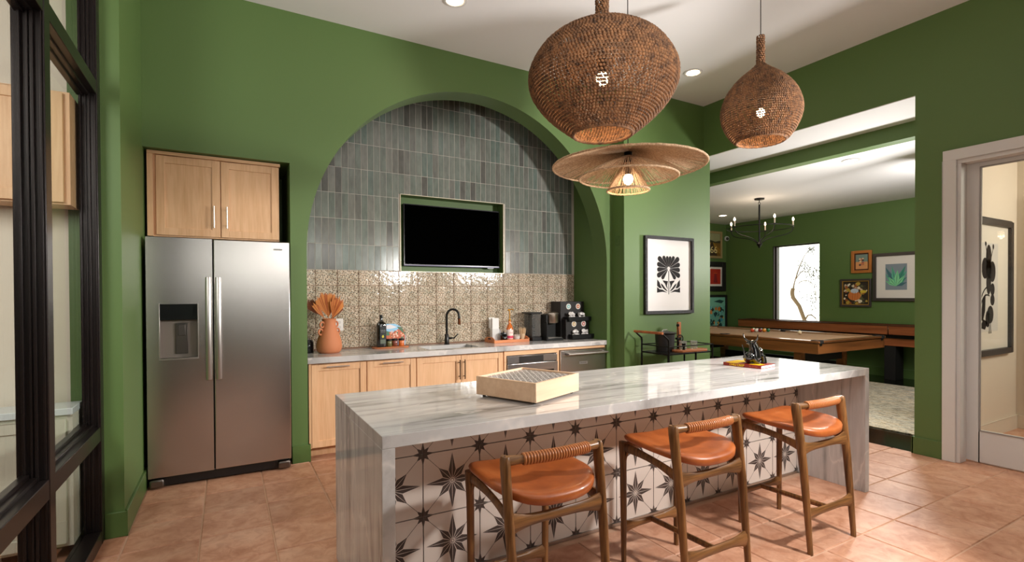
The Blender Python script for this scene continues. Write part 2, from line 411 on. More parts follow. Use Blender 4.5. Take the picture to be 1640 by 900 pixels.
for x, z, s in full:
    inst('glazed_tile', vm, wb, (x, YB-.001+rng.uniform(-.0008, .0008), z), (rng.uniform(-.005, .005), rng.uniform(-.001, .001), rng.uniform(-.012, .012)), (1, 1, s))
q = G()
for x, z, s in rest: q.box(x-.03, YB-.001, z-.1245*s, x+.03, YB+.003, z+.1245*s)
q.out('remaining_tiles', GLAZE, wb, kind='stuff')
# patterned backsplash tiles
dms = {}
def deco(xa, xb, za, zb):
    k = (round(xb-xa, 3), round(zb-za, 3))
    if k not in dms: dms[k] = vt_mesh(k[0]-.0048, k[1]-.0048, DECO, 'backsplash_tile', .002, .008)
    inst('backsplash_tile', dms[k], wb, ((xa+xb)/2, YB-.002+rng.uniform(-.0008, .0008), (za+zb)/2), (rng.uniform(-.008, .008), 0, rng.uniform(-.012, .012)))
cols = [XL+.002]+[.737+.2047*k for k in range(16)]; cols[-1] = XR-.002
rows = [1.642, 1.49, 1.2853, 1.0806, .8759]
for a, b in zip(cols, cols[1:]):
    for t, u in zip(rows, rows[1:]): deco(a, b, u, t)
EDGE = mat('cream_edge_strip', sr(220, 208, 184), .35, .3)
g = G()
for bx in ((1.571, 1.577, 1.642, 2.445), (2.789, 2.795, 1.642, 2.445), (1.571, 2.795, 2.44, 2.446), (1.571, 2.795, 1.638, 1.643)): g.box(bx[0], YB-.011, bx[2], bx[1], YB+.01, bx[3])
g.out('recess_edge_strip', EDGE, wb)

# picture wall, right wall and header
g = G(); g.box(3.885, 4.33, 0, 5.30, 5.3, CEIL)
struct(g.out('wall_back_right', GREEN), 'green wall jutting forward behind the drinks cart', 'wall')
g = G()
g.box(5.186, 5.29, 0, 5.30, 7.5, CEIL)
g.box(5.185, 2.105, 3.09, 5.90, 4.33, CEIL); g.box(5.30, 4.33, 3.09, 5.90, 7.4, CEIL)
g.box(5.185, 1.90, 0, 5.30, 2.105, CEIL)
g.box(5.185, .82, 2.545, 5.30, 1.90, CEIL); g.box(5.185, -3.2, 0, 5.30, .82, CEIL)
struct(g.out('wall_right', GREEN), 'green right wall with wide opening and door opening', 'wall')
g = G(); g.box(5.187, 2.105, 3.084, 5.90, 7.4, 3.0899)
struct(g.out('ceiling', WHITE), 'white soffit under the header of the opening', 'ceiling')
g = G(); g.box(5.90, 2.0, 2.93, 6.05, 7.44, 3.2)
struct(g.out('wall_beam', GREEN), 'green dropped beam between soffit and game room ceiling', 'wall')
g = G(); g.box(6.05, 2.0, 2.932, 9.7, 7.5, 3.0)
struct(g.out('ceiling', WHITE), 'white game room ceiling around the chandelier', 'ceiling')
g = G(); g.box(-4.2, -3.2, CEIL, 5.9, 5.3, CEIL+.1)
struct(g.out('ceiling', WHITE), 'high white kitchen ceiling with downlights', 'ceiling')
g = G(); g.box(-.765, 3.66, 0, -.53, 5.3, CEIL)
struct(g.out('wall_left', GREEN), 'green wall pier between window and refrigerator', 'wall')
g = G(); g.box(-4.2, -3.3, 0, -.5, -3.2, CEIL); g.box(1.7, -3.3, 0, 5.9, -3.2, CEIL); g.box(-.5, -3.3, 0, 1.7, -3.2, 1.72); g.box(-.5, -3.3, 2.62, 1.7, -3.2, CEIL)
struct(g.out('wall_front', GREEN), 'green wall behind the camera', 'wall')
g = G(); g.box(-.5, -3.28, 1.72, -.45, -3.22, 2.62); g.box(1.65, -3.28, 1.72, 1.7, -3.22, 2.62); g.box(-.45, -3.28, 1.72, 1.65, -3.22, 1.76); g.box(-.45, -3.28, 2.58, 1.65, -3.22, 2.62); g.box(.58, -3.28, 1.76, .62, -3.22, 2.58)
w3 = struct(g.out('added_window', BRONZE, bev=.003), 'high dark framed window added behind the camera for the refrigerator reflection', 'window')  # unseen window, added to give the refrigerator a bright band to reflect
g = G(); g.box(-.46, -3.253, 1.75, 1.66, -3.248, 2.59); g.out('glass_pane', PANE, w3)
# game room walls
g = G()
g.box(9.642, 2.0, 0, 9.86, 5.42, 3.0); g.box(9.642, 6.345, 0, 9.86, 7.5, 3.0); g.box(9.642, 5.42, 2.36, 9.86, 6.345, 3.0); g.box(9.642, 5.42, 0, 9.86, 6.345, .25)
wf = struct(g.out('wall_far', GREEN), 'green far wall of the game room with tall window', 'wall')
g = G(); g.box(5.3, 7.444, 0, 9.7, 7.55, 3.0)
struct(g.out('wall_far_left', GREEN), 'green game room wall carrying the column of pictures', 'wall')
g = G(); g.box(5.30, 1.98, 0, 9.7, 2.09, 3.2)
struct(g.out('wall_between', [CREAM]), 'cream partition between office and game room', 'wall')
g = G(); g.box(5.30, 2.0901, 0, 9.65, 2.10, 3.0)
struct(g.out('wall_partition', GREEN), 'green game room side of the partition wall', 'wall')
# office
g = G(); g.box(7.05, -1.5, 0, 7.15, 1.98, 3.1); g.box(5.3, -1.6, 0, 7.15, -1.5, 3.1); g.box(5.3, -1.6, 2.9, 7.15, 1.98, 3.0)
struct(g.out('wall_office', CREAM), 'cream office walls seen through the glass door', 'wall')
g = G(); g.box(5.31, 1.966, 0, 7.05, 1.98, .14); g.box(7.036, 0.2, 0, 7.05, 1.966, .14)
struct(g.out('baseboard_office', CREAM, bev=.004), 'cream baseboard of the office', 'baseboard')
g = G(); g.box(7.02, 1.2, .32, 7.05, 1.86, 2.35)
struct(g.out('trim_office', paint('beige_panel', sr(190, 174, 150), .6)), 'beige tall panel on the office end wall', 'trim')
# baseboards
def base(name, label, boxes):
    g = G()
    for b in boxes: g.box(*b)
    return struct(g.out(name, GREEN_T, bev=.003), label, 'baseboard')
base('baseboard_left', 'green baseboard wrapped round the window pier', [(-.62, 3.642, 0, -.514, 3.66, .145), (-.53, 3.642, 0, -.514, 4.52, .145)])
base('baseboard_back', 'green baseboard between refrigerator and cabinets', [(.457, 4.512, 0, .60, 4.53, .145), (.582, 4.512, 0, .60, 4.535, .145)])
base('baseboard_back_right', 'green baseboard under the picture wall', [(3.80, 4.512, 0, 3.89, 4.53, .145), (3.87, 4.312, 0, 5.185, 4.33, .145)])
base('baseboard_right', 'green baseboard beside the door casing', [(5.168, 1.905, 0, 5.185, 2.12, .145), (5.168, 2.105, 0, 5.3, 2.122, .145)])
base('baseboard_far', 'green baseboard of the far game room wall', [(9.62, 2.1, 0, 9.642, 7.44, .15), (5.31, 7.425, 0, 9.63, 7.444, .15)])
# door casing and sliding glass door
g = G()
g.box(5.163, 1.815, 0, 5.185, 1.905, 2.47); g.box(5.163, .74, 2.47, 5.185, 1.905, 2.555)
g.box(5.1851, 1.79, 0, 5.30, 1.899, 2.44); g.box(5.1851, .74, 2.44, 5.30, 1.899, 2.543)
struct(g.out('trim_1', TRIMW, bev=.003), 'white casing and jamb of the office door', 'trim')
g = G()
X0, X1 = 5.318, 5.355
g.box(X0, 1.715, .012, X1, 1.80, 2.50); g.box(X0, .83, .012, X1, 1.715, .27); g.box(X0, .83, 2.40, X1, 1.715, 2.50); g.box(X0, .80, .012, X1, .90, 2.50)
dr = struct(g.out('door_1', TRIMW, bev=.004), 'white sliding door with one large glass pane', 'door')
g = G(); g.box(X0+.015, .89, .26, X0+.021, 1.72, 2.41); g.out('glass_pane', PANE, dr)
g = G()
for b in ((1.705, .27, 1.716, 2.40), (.9, .262, 1.715, .272), (.9, 2.398, 1.715, 2.408)): g.box(X0-.004, b[0], b[1], X0+.004, b[2], b[3])
g.out('glazing_bead', mat('grey_bead', sr(150, 146, 142), .4), dr)
# far window
WBR = mat('window_dark_frame', sr(52, 44, 40), .35, .4)
g = G(); g.box(9.66, 5.42, .25, 9.85, 5.435, 2.36); g.box(9.66, 6.20, .25, 9.85, 6.345, 2.36) if False else None
g = G()
g.box(9.70, 5.421, .251, 9.78, 5.45, 2.359); g.box(9.70, 6.30, .251, 9.78, 6.344, 2.359); g.box(9.70, 5.45, 2.335, 9.78, 6.30, 2.359); g.box(9.70, 5.45, .251, 9.78, 6.30, .30)
g.box(9.645, 6.325, .251, 9.71, 6.344, 2.359)
w2 = struct(g.out('window_2', WBR, bev=.003), 'tall dark framed window of the game room with a tree outside', 'window')
g = G(); g.box(9.735, 5.44, .29, 9.741, 6.31, 2.345); g.out('glass_pane', PANE, w2)
# left window wall
g = G(); GX1 = -.62
posts = [(3.585, 3.66)]+[(2.65-1.0*k, 2.727-1.0*k) for k in range(5)]
for a, b in posts: g.box(-.703 if a > 3 else -.72, a, 0, GX1, b, CEIL)
w1 = struct(g.out('window_1', BRONZE, bev=.004), 'dark bronze framed window wall at the left', 'window')
for a, b in posts:
    for x0_, x1_, d_ in ((-.636, -.628, .006), (-.662, -.652, .010), (-.676, -.668, .006), (-.699, -.690, .014)):
        q = G(); q.box(x0_, a-d_, .05, x1_, a, 3.62); q.out('mullion_bead', BRONZE, w1, bev=.0015)
spans = [(b2, a1) for (a1, b1), (a2, b2) in zip(posts, posts[1:])]; spans = [(a, b) for a, b in spans if b > a]
for a, b in spans:
    for z0, z1 in ((0, .075), (.58, .66), (2.51, 2.585), (3.62, CEIL)):
        q = G(); q.box(-.715, a, z0, -.622, b, z1)
        if z0 == .58 or z0 == 2.51: q.box(-.71, a, z0-.02, -.68, b, z1+.03); q.box(-.70, a, z0-.01, -.655, b, z1+.015)
        q.out('rail', BRONZE, w1, bev=.003)
    for z0, z1 in ((.075, .58), (.66, 2.51), (2.585, 3.62)):
        q = G(); q.box(-.698, a, z0, -.693, b, z1); q.out('glass_pane', PANE, w1)
q = G(); q.box(-.615, 3.64, .145, -.60, 3.66, CEIL) 
# room beyond the glass; its cabinets stand in for mirrored ones
g = G(); g.box(-4.2, 3.70, 0, -.766, 3.8, CEIL); g.box(-4.3, -3.2, 0, -4.2, 3.8, CEIL)
struct(g.out('wall_side_room', CREAM), 'cream wall of the side room beyond the window', 'wall')
def shaker(g, x0, x1, z0, z1, y, fr=.055, m=0, th=.02):
    """door front facing -y at plane y"""
    g.box(x0, y, z0, x0+fr, y+th, z1, m); g.box(x1-fr, y, z0, x1, y+th, z1, m)
    g.box(x0+fr, y, z0, x1-fr, y+th, z0+fr, m); g.box(x0+fr, y, z1-fr, x1-fr, y+th, z1, m)
    g.box(x0+fr-.002, y+.009, z0+fr-.002, x1-fr+.002, y+th, z1-fr+.002, m)
t = thing('reflection_cabinet', 'pale cabinet with light stone top added for a reflection in the left window', 'cabinet', (-1.6, 3.45, 0))  # solid cabinet added where the glass shows a mirrored one
PALE = paint('pale_cabinet_paint', sr(206, 202, 186), .5)
g = G(); g.box(-.83, 0, .08, .885, .195, .77); g.out('body', PALE, t)
g = G(); g.box(-.85, -.02, .77, .89, .20, .805); g.out('worktop', mat('pale_stone', sr(214, 220, 222), .2), t, bev=.003)
for x in (-.74, -.20, .34):
    q = G(); shaker(q, x, x+.52, .1, .75, -.02); q.out('door', MAPLE if x == -.20 else PALE, t, bev=.002)
t = thing('reflection_wall_cabinet', 'warm wooden wall cabinet added for a reflection in the left window', 'cabinet', (-1.6, 3.45, 1.87))  # upper half of the mirrored cabinets, added as a solid piece
g = G(); g.box(-.83, .02, 0, .885, .20, .59); g.out('body', OAK, t)
for x in (-.74, -.20, .34):
    q = G(); shaker(q, x, x+.52, .01, .58, 0); q.out('door', OAK, t, bev=.002)
# ceiling downlights
def downlight(loc, label, r=.075):
    t = thing('downlight', label, 'ceiling light', loc, group=None)
    q = G(); q.lathe([(r+.02, -.0005), (r+.02, -.006), (r, -.009), (r-.008, -.004), (r-.012, -.001)], n=32); q.out('trim_ring', TRIMW, t)
    q = G(); q.lathe([(0, -.003), (r-.01, -.003)], n=32); q.out('lens', DOWN, t)
downlight((4.296, 3.721, CEIL), 'round recessed downlight above the right end of the arch wall')
downlight((1.593, 3.724, CEIL), 'round recessed downlight cut by the top edge of the photo')
downlight((6.312, 3.189, 2.931), 'round recessed downlight in the game room ceiling near the beam')
downlight((8.45, 6.6, 2.931), 'small distant downlight in the game room ceiling by the left pictures')
for p in ((4.296, 3.6, 3.68), (1.593, 3.6, 3.68)): lamp('downlight_beam', 'SPOT', p, 45, WARM, .06, (p[0], p[1], 0), spot=110)
lamp('downlight_beam', 'SPOT', (6.312, 3.189, 2.9), 25, WARM, .06, (6.312, 3.189, 0), spot=110)
# outside the far window
g = G(); g.box(9.9, -2, -.3, 24, 16, -.1)
struct(g.out('ground', mat('pale_gravel', sr(226, 214, 190), .9)), 'pale sunlit ground outside the far window', 'ground')
# ================================================================== KITCHEN OBJECTS
# refrigerator: front plane y=4.41
t = thing('refrigerator', 'stainless steel side by side refrigerator standing in the green alcove', 'refrigerator', (-.032, 4.41, 0))
g = G(); g.box(-.455, .06, .035, .46, .72, 1.80); g.out('body', mat('fridge_side', sr(26, 26, 28), .5), t)
g = G(); g.box(-.455, .03, .012, .46, .08, .075); g.out('kick_grille', BLACKP, t)
for i in range(3):
    pass
def fdoor(x0, x1, hole=None):
    g = G(); Z0, Z1 = .082, 1.815; n = 8; r = .012
    def slab(a, b, z0, z1): g.box(a, 0, z0, b, .062, z1)
    if hole:
        a, b, c, d = hole; slab(x0, a, Z0, Z1); slab(b, x1, Z0, Z1); slab(a, b, Z0, c); slab(a, b, d, Z1)
    else: slab(x0, x1, Z0, Z1)
    return g
g = fdoor(-.472, -.064, (-.398, -.155, .938, 1.332)); dL = g.out('door', STEEL, t)
g = fdoor(-.056, .472); dR = g.out('door', STEEL, t, bev=.006)
def fhandle(x, par):
    q = G(); pts = []
    for i in range(13):
        u = i/12; z = .768+u*.762; pts.append((x, -.038-.030*math.sin(PI*u), z))
    q.tube(pts, [(.019, .011)]*13, 12, flat=(1, 0, 0))
    for z in (.785, 1.512): q.box(x-.014, -.04, z-.014, x+.014, .004, z+.014)
    q.out('handle', CHROME, par, bev=.002)
fhandle(-.090, dL); fhandle(-.026, dR)
q = G(); q.box(-.40, -.004, .930, -.392, .004, 1.336); q.box(-.161, -.004, .930, -.153, .004, 1.336); q.box(-.40, -.008, .926, -.153, .03, .938)
q.out('dispenser_frame', CHROME, dL, bev=.001)
q = G(); q.box(-.393, -.003, 1.215, -.160, .03, 1.332); q.out('dispenser_panel', mat('dispenser_black_glass', sr(28, 30, 30), .1), dL, bev=.002)
q = G(); q.box(-.393, .058, .938, -.160, .061, 1.215); q.box(-.393, .004, .938, -.391, .06, 1.215); q.box(-.162, .004, .938, -.160, .06, 1.215)
q.out('dispenser_niche', mat('dispenser_grey', sr(132, 122, 114), .4, .3), dL)
q = G(); q.box(-.30, .045, .965, -.225, .06, 1.19); q.box(-.285, .03, 1.10, -.24, .05, 1.18); q.out('paddle', STEEL_D, dL, bev=.002)
for x in (-.42, .42):
    q = G(); q.box(x-.045, -.012, .012, x+.045, .05, .07); q.out('hinge_foot', STEEL_D, t, bev=.012)
q = G(); q.box(.352, -.002, 1.748, .418, .001, 1.762, 0)
text_geo(q, 'FRIGIDAIRE', .0105, lambda x, y, z: (.385+x, -.0022-z, 1.755+y), 1)
q.out('badge', [mat('badge_grey', sr(160, 156, 152), .3, .8), mat('badge_ink', sr(50, 48, 48), .5)], dR)

# wall cabinet above the refrigerator
t = thing('wall_cabinet', 'pale oak two door cabinet above the refrigerator', 'cabinet', (-.035, 4.60, 1.84))
g = G(); g.box(-.475, .02, 0, .418, .60, .615); g.out('body', OAK, t)
g = G(); g.box(-.476, -.012, .612, .425, .58, .637); g.out('cornice', OAKX, t, bev=.002)
g = G(); g.box(-.476, -.006, 0, -.440, .02, .612); g.out('filler_strip', OAK, t)
def bar_handle(x, y, z, l, vert, par, r=.0055, off=.032, mt=None):
    q = G()
    if vert:
        q.cyl((x, y-off, z-l/2), (x, y-off, z+l/2), r, n=10)
        for s in (-1, 1): q.cyl((x, y, z+s*l*.36), (x, y-off, z+s*l*.36), r*.8, n=8)
    else:
        q.cyl((x-l/2, y-off, z), (x+l/2, y-off, z), r, n=10)
        for s in (-1, 1): q.cyl((x+s*l*.36, y, z), (x+s*l*.36, y-off, z), r*.8, n=8)
    return q.out('handle', mt or CHROME, par)
for x0, x1, hx in ((-.422, -.006, -.048), (0, .414, .040)):
    g = G(); shaker(g, x0, x1, .012, .608, 0); d = g.out('door', OAK, t, bev=.0015); bar_handle(hx, 0, .165, .17, True, d)

# base cabinets
FY = 4.565; CZ = .80
t = thing('base_cabinet', 'pale oak pull-out base cabinet under the terracotta jug', 'cabinet', (.85, FY, 0))
g = G(); g.box(-.255, .0, .09, -.236, .55, CZ+.012); g.box(-.236, .02, .09, .23, .57, CZ+.012); g.box(-.25, .10, 0, .23, .57, .09); g.out('body', OAK, t)
g = G(); shaker(g, -.233, .226, .093, CZ, 0); d = g.out('door', OAK, t, bev=.0015); bar_handle(-.02, 0, .779, .19, False, d)
t = thing('base_cabinet', 'pale oak pull-out base cabinet left of the sink', 'cabinet', (1.31, FY, 0))
g = G(); g.box(-.23, .02, .09, .23, .57, CZ+.012); g.box(-.23, .10, 0, .23, .57, .09); g.out('body', OAK, t)
g = G(); shaker(g, -.226, .226, .093, CZ, 0); d = g.out('door', OAK, t, bev=.0015); bar_handle(-.0, 0, .779, .19, False, d)
t = thing('sink_cabinet', 'pale oak two door cabinet under the sink', 'cabinet', (2.0, FY, 0))
g = G(); g.box(-.459, .02, .09, .472, .57, .62); g.box(-.459, .02, .62, .472, .035, CZ+.012); g.box(-.459, .035, .62, -.44, .57, CZ+.012); g.box(.455, .035, .62, .472, .57, CZ+.012); g.box(-.459, .10, 0, .472, .57, .09); g.out('body', OAK, t)
for x0, x1, hx in ((-.455, -.006, -.030), (-.002, .462, .022)):
    g = G(); shaker(g, x0, x1, .093, CZ, 0); d = g.out('door', OAK, t, bev=.0015); bar_handle(hx, 0, .665, .19, True, d, mt=mat('bronze_handle', sr(70, 52, 38), .35, .8))
t = thing('appliance_cabinet', 'pale oak cabinet frame around microwave and dishwasher', 'cabinet', (3.14, FY, 0))
g = G(); g.box(-.665, -.0, .09, -.640, .57, CZ+.012); g.box(-.008, 0, 0.09, .016, .57, CZ+.012); g.box(.655, 0, 0, .66, .57, CZ+.012)
g.box(-.64, 0, .762, -.008, .57, CZ+.012); g.box(.016, 0, .782, .655, .57, CZ+.012); g.box(-.665, 0, .09, -.008, .57, .30); g.box(-.665, .1, 0, .655, .57, .09); g.out('body', OAKX, t, bev=.001)
t = thing('microwave_drawer', 'built-in stainless microwave drawer below the counter', 'microwave', (2.816, FY, .31))
g = G(); g.box(-.312, .012, 0, .312, .5, .445); g.out('body', BLACKP, t)
g = G(); g.box(-.31, -.012, .37, .31, .012, .443); g.out('control_panel', STEEL, t, bev=.002)
q = G(); q.box(-.17, -.014, .373, .13, -.011, .440); q.out('display', mat('smoky_glass', sr(90, 86, 84), .08, .6), t)
g = G(); g.box(-.31, -.02, .005, -.20, .012, .362); g.box(.26, -.02, .005, .31, .012, .362); g.box(-.20, -.02, .28, .26, .012, .362); g.box(-.20, -.02, .005, .26, .012, .06)
d = g.out('drawer_front', STEEL, t, bev=.002)
q = G(); q.box(-.201, -.017, .058, .261, .010, .282); q.out('glass', mat('dark_glass', sr(14, 13, 13), .06), d)
t = thing('dishwasher', 'stainless drawer dishwasher with bar handle under the pod rack', 'dishwasher', (3.475, FY, .1))
g = G(); g.box(-.312, .03, 0, .312, .55, .675); g.out('body', BLACKP, t)
g = G(); g.box(-.312, -.022, 0, .312, .03, .675); d = g.out('door', STEEL, t, bev=.003)
q = G(); q.cyl((-.245, -.075, .637), (.305, -.075, .637), .0135, n=16)
for x in (-.225, .285): q.box(x-.013, -.075, .624, x+.013, -.02, .652)
q.out('handle', CHROME, d, bev=.002)
q = G(); q.box(-.06, -.0245, .515, .055, -.0225, .545, 0); text_geo(q, 'FRIGIDAIRE', .017, lambda x, y, z: (-.0025+x, -.0247-z, .530+y), 1)
q.out('badge', [mat('badge_grey2', sr(176, 172, 168), .3, .8), mat('badge_ink2', sr(50, 48, 48), .5)], d)

# counter with sink cut-out
t = thing('kitchen_counter', 'long grey veined marble counter under the arch', 'counter', (0, 0, 0))
SX0, SX1, SY0, SY1 = 1.70, 2.24, 4.64, 4.99; CT0, CT1 = .815, .865
g = G(); g.box(.584, 4.535, CT0, SX0, 5.156, CT1); g.box(SX1, 4.535, CT0, 3.800, 5.156, CT1); g.box(SX0, 4.535, CT0, SX1, SY0, CT1); g.box(SX0, SY1, CT0, SX1, 5.156, CT1)
g.out('worktop', MARBLE, t)
tag(t.children[0], None)
t = thing('kitchen_sink', 'grey undermounted sink set into the marble counter', 'sink', (1.97, 4.815, .70))
g = G(); a, b = .272, .177; 
g.box(-a, -b, .0, a, b, .006); g.box(-a, -b, 0, -a+.006, b, .113); g.box(a-.006, -b, 0, a, b, .113); g.box(-a, -b, 0, a, -b+.006, .113); g.box(-a, b-.006, 0, a, b, .113)
g.out('basin', mat('dark_composite', sr(34, 32, 31), .5), t)
q = G(); q.lathe([(0, .010), (.03, .010), (.036, .007)], n=20); q.out('drain', CHROME, t)
t = thing('faucet', 'tall matt black gooseneck faucet behind the sink', 'faucet', (2.045, 5.06, CT1))
MB_ = mat('matt_black_faucet', sr(22, 20, 19), .28, .3)
g = G(); g.lathe([(.030, 0), (.030, .008), (.025, .012), (.023, .10), (.014, .115)], n=24); g.out('base', MB_, t)
pts = [(0, 0, .10), (0, 0, .30)]+[(.058-.058*math.cos(a), -.058*.55*(1-math.cos(a)), .30+.075*math.sin(a)) for a in [PI*k/14 for k in range(1, 15)]]+[(.117, -.065, .27)]
g = G(); g.tube(pts, .0125, 12); g.out('neck', MB_, t)
g = G(); g.tube([(.117, -.065, .275), (.118, -.066, .21)], .0155, 12); g.out('spray_head', mat('copper_head', sr(120, 70, 44), .25, .9), t)
g = G(); g.tube([(.018, -.005, .065), (.075, -.02, .066), (.12, -.03, .11)], [.009, .008, .006], 10); g.cyl((.018, -.005, .065), (.05, -.014, .065), .013, n=12); g.out('lever', MB_, t)
# outlets
for x, z, lb, tog in ((.955, 1.105, 'white outlet plate on the backsplash beside the terracotta jug', 0), (2.63, 1.075, 'white outlet plate on the backsplash behind the wooden tray', 0)):
    t = thing('outlet', lb, 'outlet', (x, YB-.006, z)); g = G(); g.box(-.037, -.006, -.06, .037, 0, .06); g.out('plate', mat('white_plastic', sr(228, 224, 220), .3), t, bev=.002)
    for dz in (-.024, .024):
        q = G(); q.prism(circ(0, dz, .016, 16), -.0075, -.005); 
        q.out('socket', mat('socket_white', sr(206, 202, 198), .4), t)
# ---------------- counter top objects
TERC = mat('terracotta_clay', sr(196, 122, 82), .7); nt, ns, ls, b = nodes(TERC); bump(ns, ls, b, noise(ns, ls, coords(ns, ls), 200, 2), .001, .3)
t = thing('terracotta_jug', 'round terracotta jug with looped handles at left end of counter', 'vase', (.815, 4.88, CT1), .5)
g = G(); g.lathe([(.0, .0), (.085, .0), (.105, .02), (.113, .06), (.108, .11), (.088, .17), (.066, .22), (.058, .26), (.060, .30), (.064, .312), (.058, .315), (.052, .30), (.05, .26), (.0, .24)], n=40)
g.out('body', TERC, t, smooth=60)
for s in (-1, 1):
    for z, rr in ((.26, .055), (.195, .072)):
        q = G(); q.tube([(s*(rr+.020+.022*math.cos(a)), 0, z+.025*math.sin(a)) for a in [2*PI*k/14 for k in range(14)]], .0085, 8, closed=True); q.out('loop_handle', TERC, t)
PALM = mat('dried_palm_orange', sr(204, 130, 66), .7); PALMB = mat('dried_palm_rust', sr(172, 92, 42), .7); PALM2 = mat('dried_palm_dark', sr(116, 58, 28), .7)
t = thing('dried_palm_fans', 'dried orange palm fans standing in the terracotta jug', 'dried leaves', (.815, 4.88, CT1+.28))
r2 = random.Random(11)
def fan(o, ang, tilt, L, spread, n, mt, yaw):
    R = Matrix.Rotation(yaw, 3, 'Z') @ Matrix.Rotation(ang, 3, 'Y') @ Matrix.Rotation(tilt, 3, 'X')
    q = G(); q.tube([Vector(o), Vector(o)+R @ Vector((0, 0, .06))], .003, 6); q.out('stem', PALM, t)
    for i in range(n):
        a = spread*((i+.5)/n-.5); l = L*(1-.25*abs(a/spread*2)**2)*r2.uniform(.92, 1.05); w = .0066
        d = Vector((math.sin(a), 0, math.cos(a))); s = Vector((math.cos(a), 0, -math.sin(a))); b0 = Vector((0, 0, .05))
        pts = [b0, b0+d*l*.55+s*w+Vector((0, .004, 0)), b0+d*l*.9+s*w*.8, b0+d*l, b0+d*l*.9-s*w*.8, b0+d*l*.55-s*w+Vector((0, -.004, 0))]
        pts = [Vector(o)+R @ p for p in pts]; off = R @ Vector((0, .0012, 0))
        q = G(); q.add([p-off for p in pts]+[p+off for p in pts], [(0, 1, 2, 3, 4, 5), (11, 10, 9, 8, 7, 6)]+[(k, (k+1) % 6, (k+1) % 6+6, k+6) for k in range(6)])
        q.out('leaf_blade', (PALMB if mt is PALM and r2.random() < .4 else mt), t, smooth=0)
fan((.0, 0, 0), -.10, .05, .235, 1.25, 24, PALM, 0); fan((.012, -.012, -.01), .30, .12, .205, .95, 15, PALM, .2)
fan((-.015, -.02, 0), -.60, .3, .175, .38, 8, PALM, -.2); fan((-.02, .02, .02), -.72, -.2, .20, .7, 10, PALM2, .1); fan((0, .02, -.02), .55, -.12, .19, .7, 12, PALM2, .1)
t = thing('glass_canister', 'small dark glass canister half hidden behind the left pier', 'jar', (.60+.045, 4.97, CT1))
g = G(); g.lathe([(0, 0), (.045, 0), (.048, .01), (.048, .10), (.035, .12), (0, .12)], n=24); g.out('body', mat('dark_glass_jar', sr(30, 30, 34), .08), t)
g = G(); g.lathe([(0, .12), (.02, .12), (.022, .14), (0, .15)], n=16); g.out('lid', CHROME, t)
# serving board group
t = tag(G().prism([(x, y) for x, y in [(-.17, -.05), (-.185, 0), (-.17, .05), (-.10, .075), (.10, .075), (.17, .05), (.195, .0), (.17, -.05), (.10, -.075), (-.10, -.075)]], 0, .014, 'z').out('serving_board', BOARD, None, (1.425, 5.03, CT1), bev=.004), 'oblong wooden serving board under the dark bottle and jars', 'board')
BZ = CT1+.0142
t = thing('oil_bottle', 'tall dark square-shouldered oil bottle on the serving board', 'bottle', (1.335, 5.03, BZ), -.1)
DG = mat('dark_bottle_glass', sr(16, 14, 10), .06, Coat_Weight=1.0)
sec = [(0.046, 0), (.048, .01), (.048, .215), (.044, .235), (.018, .258), (.0145, .27), (.0145, .305)]
g = G(); vs = []; fs = []
for r, z in sec:
    for k in range(24):
        a = 2*PI*k/24; e = .55 if r > .03 else 1.0
        cx_, cy_ = math.cos(a), math.sin(a); vs.append((r*abs(cx_)**e*(1 if cx_ > 0 else -1), r*abs(cy_)**e*(1 if cy_ > 0 else -1), z))
for i in range(len(sec)-1):
    for k in range(24): l = (k+1) % 24; fs.append((i*24+k, i*24+l, (i+1)*24+l, (i+1)*24+k))
fs += [tuple(range(24)), tuple(range((len(sec)-1)*24, len(sec)*24))]
g.add(vs, fs); g.out('body', DG, t)
g = G(); g.cyl((0, 0, .295), (0, 0, .318), .0155, n=16); g.out('cap', BLACKP, t)
g = G(); g.box(-.020, -.0495, .03, .038, -.0475, .205, 0); g.prism(circ(.008, .105, .010, 14, .014), -.0498, -.0490, m=1); g.prism([(.004, .118), (.018, .128), (.024, .134), (.014, .118)], -.0498, -.0490, m=2); g.box(-.016, -.0499, .035, .034, -.0497, .075, 3)
text_geo(g, 'OLIVE OIL', .0105, lambda x, y, z: (.009+x, -.0499-z, .165+y), 4); text_geo(g, 'EXTRA VIRGIN', .0058, lambda x, y, z: (.009+x, -.0499-z, .150+y), 4)
g.out('label_print', [mat('label_dark', sr(40, 44, 46), .5), mat('label_olive', sr(206, 196, 60), .5), mat('label_leaf', sr(60, 110, 60), .5), mat('label_green', sr(96, 106, 92), .5), mat('label_white', sr(210, 210, 205), .5)], t)
CLAYR = mat('printed_house_red', sr(196, 104, 74), .6)
t = thing('scenic_card', 'scenic card with blue sky and hillside houses propped behind the jars', 'card', (1.50, 5.115, BZ))
g = G()
outl = [(-.115, .0), (.105, 0), (.11, .09), (.095, .15), (.05, .195), (.0, .22), (-.115, .222)]
g.prism(outl, 0, .003, m=0)
g.flat([(-.115, .20), (-.05, .215), (.02, .185), (-.04, .17), (-.115, .17)], -.0004, m=1)
g.flat([(-.115, .14), (-.09, .15), (-.06, .14), (-.03, .125), (.0, .135), (.0, .09), (-.115, .09)], -.0005, m=2)
g.flat([(.02, .19), (.06, .185), (.095, .15), (.11, .10), (.06, .13)], -.0006, m=6)
g.flat([(-.115, .11), (-.07, .10), (.03, .165), (.045, .16), (.105, .10), (.105, .05), (-.115, .05)], -.0007, m=3)
r3 = random.Random(5)
for i in range(70):
    x = r3.uniform(-.11, .095); z = r3.uniform(.03, .125+.03*math.cos((x-.04)*14)); w = r3.uniform(.004, .010); h = r3.uniform(.004, .011)
    g.flat([(x-w, z-h), (x+w, z-h), (x+w, z+h), (x-w, z+h)], -.0008-.00001*i, m=r3.choice([3, 4, 5, 4, 3, 6]))
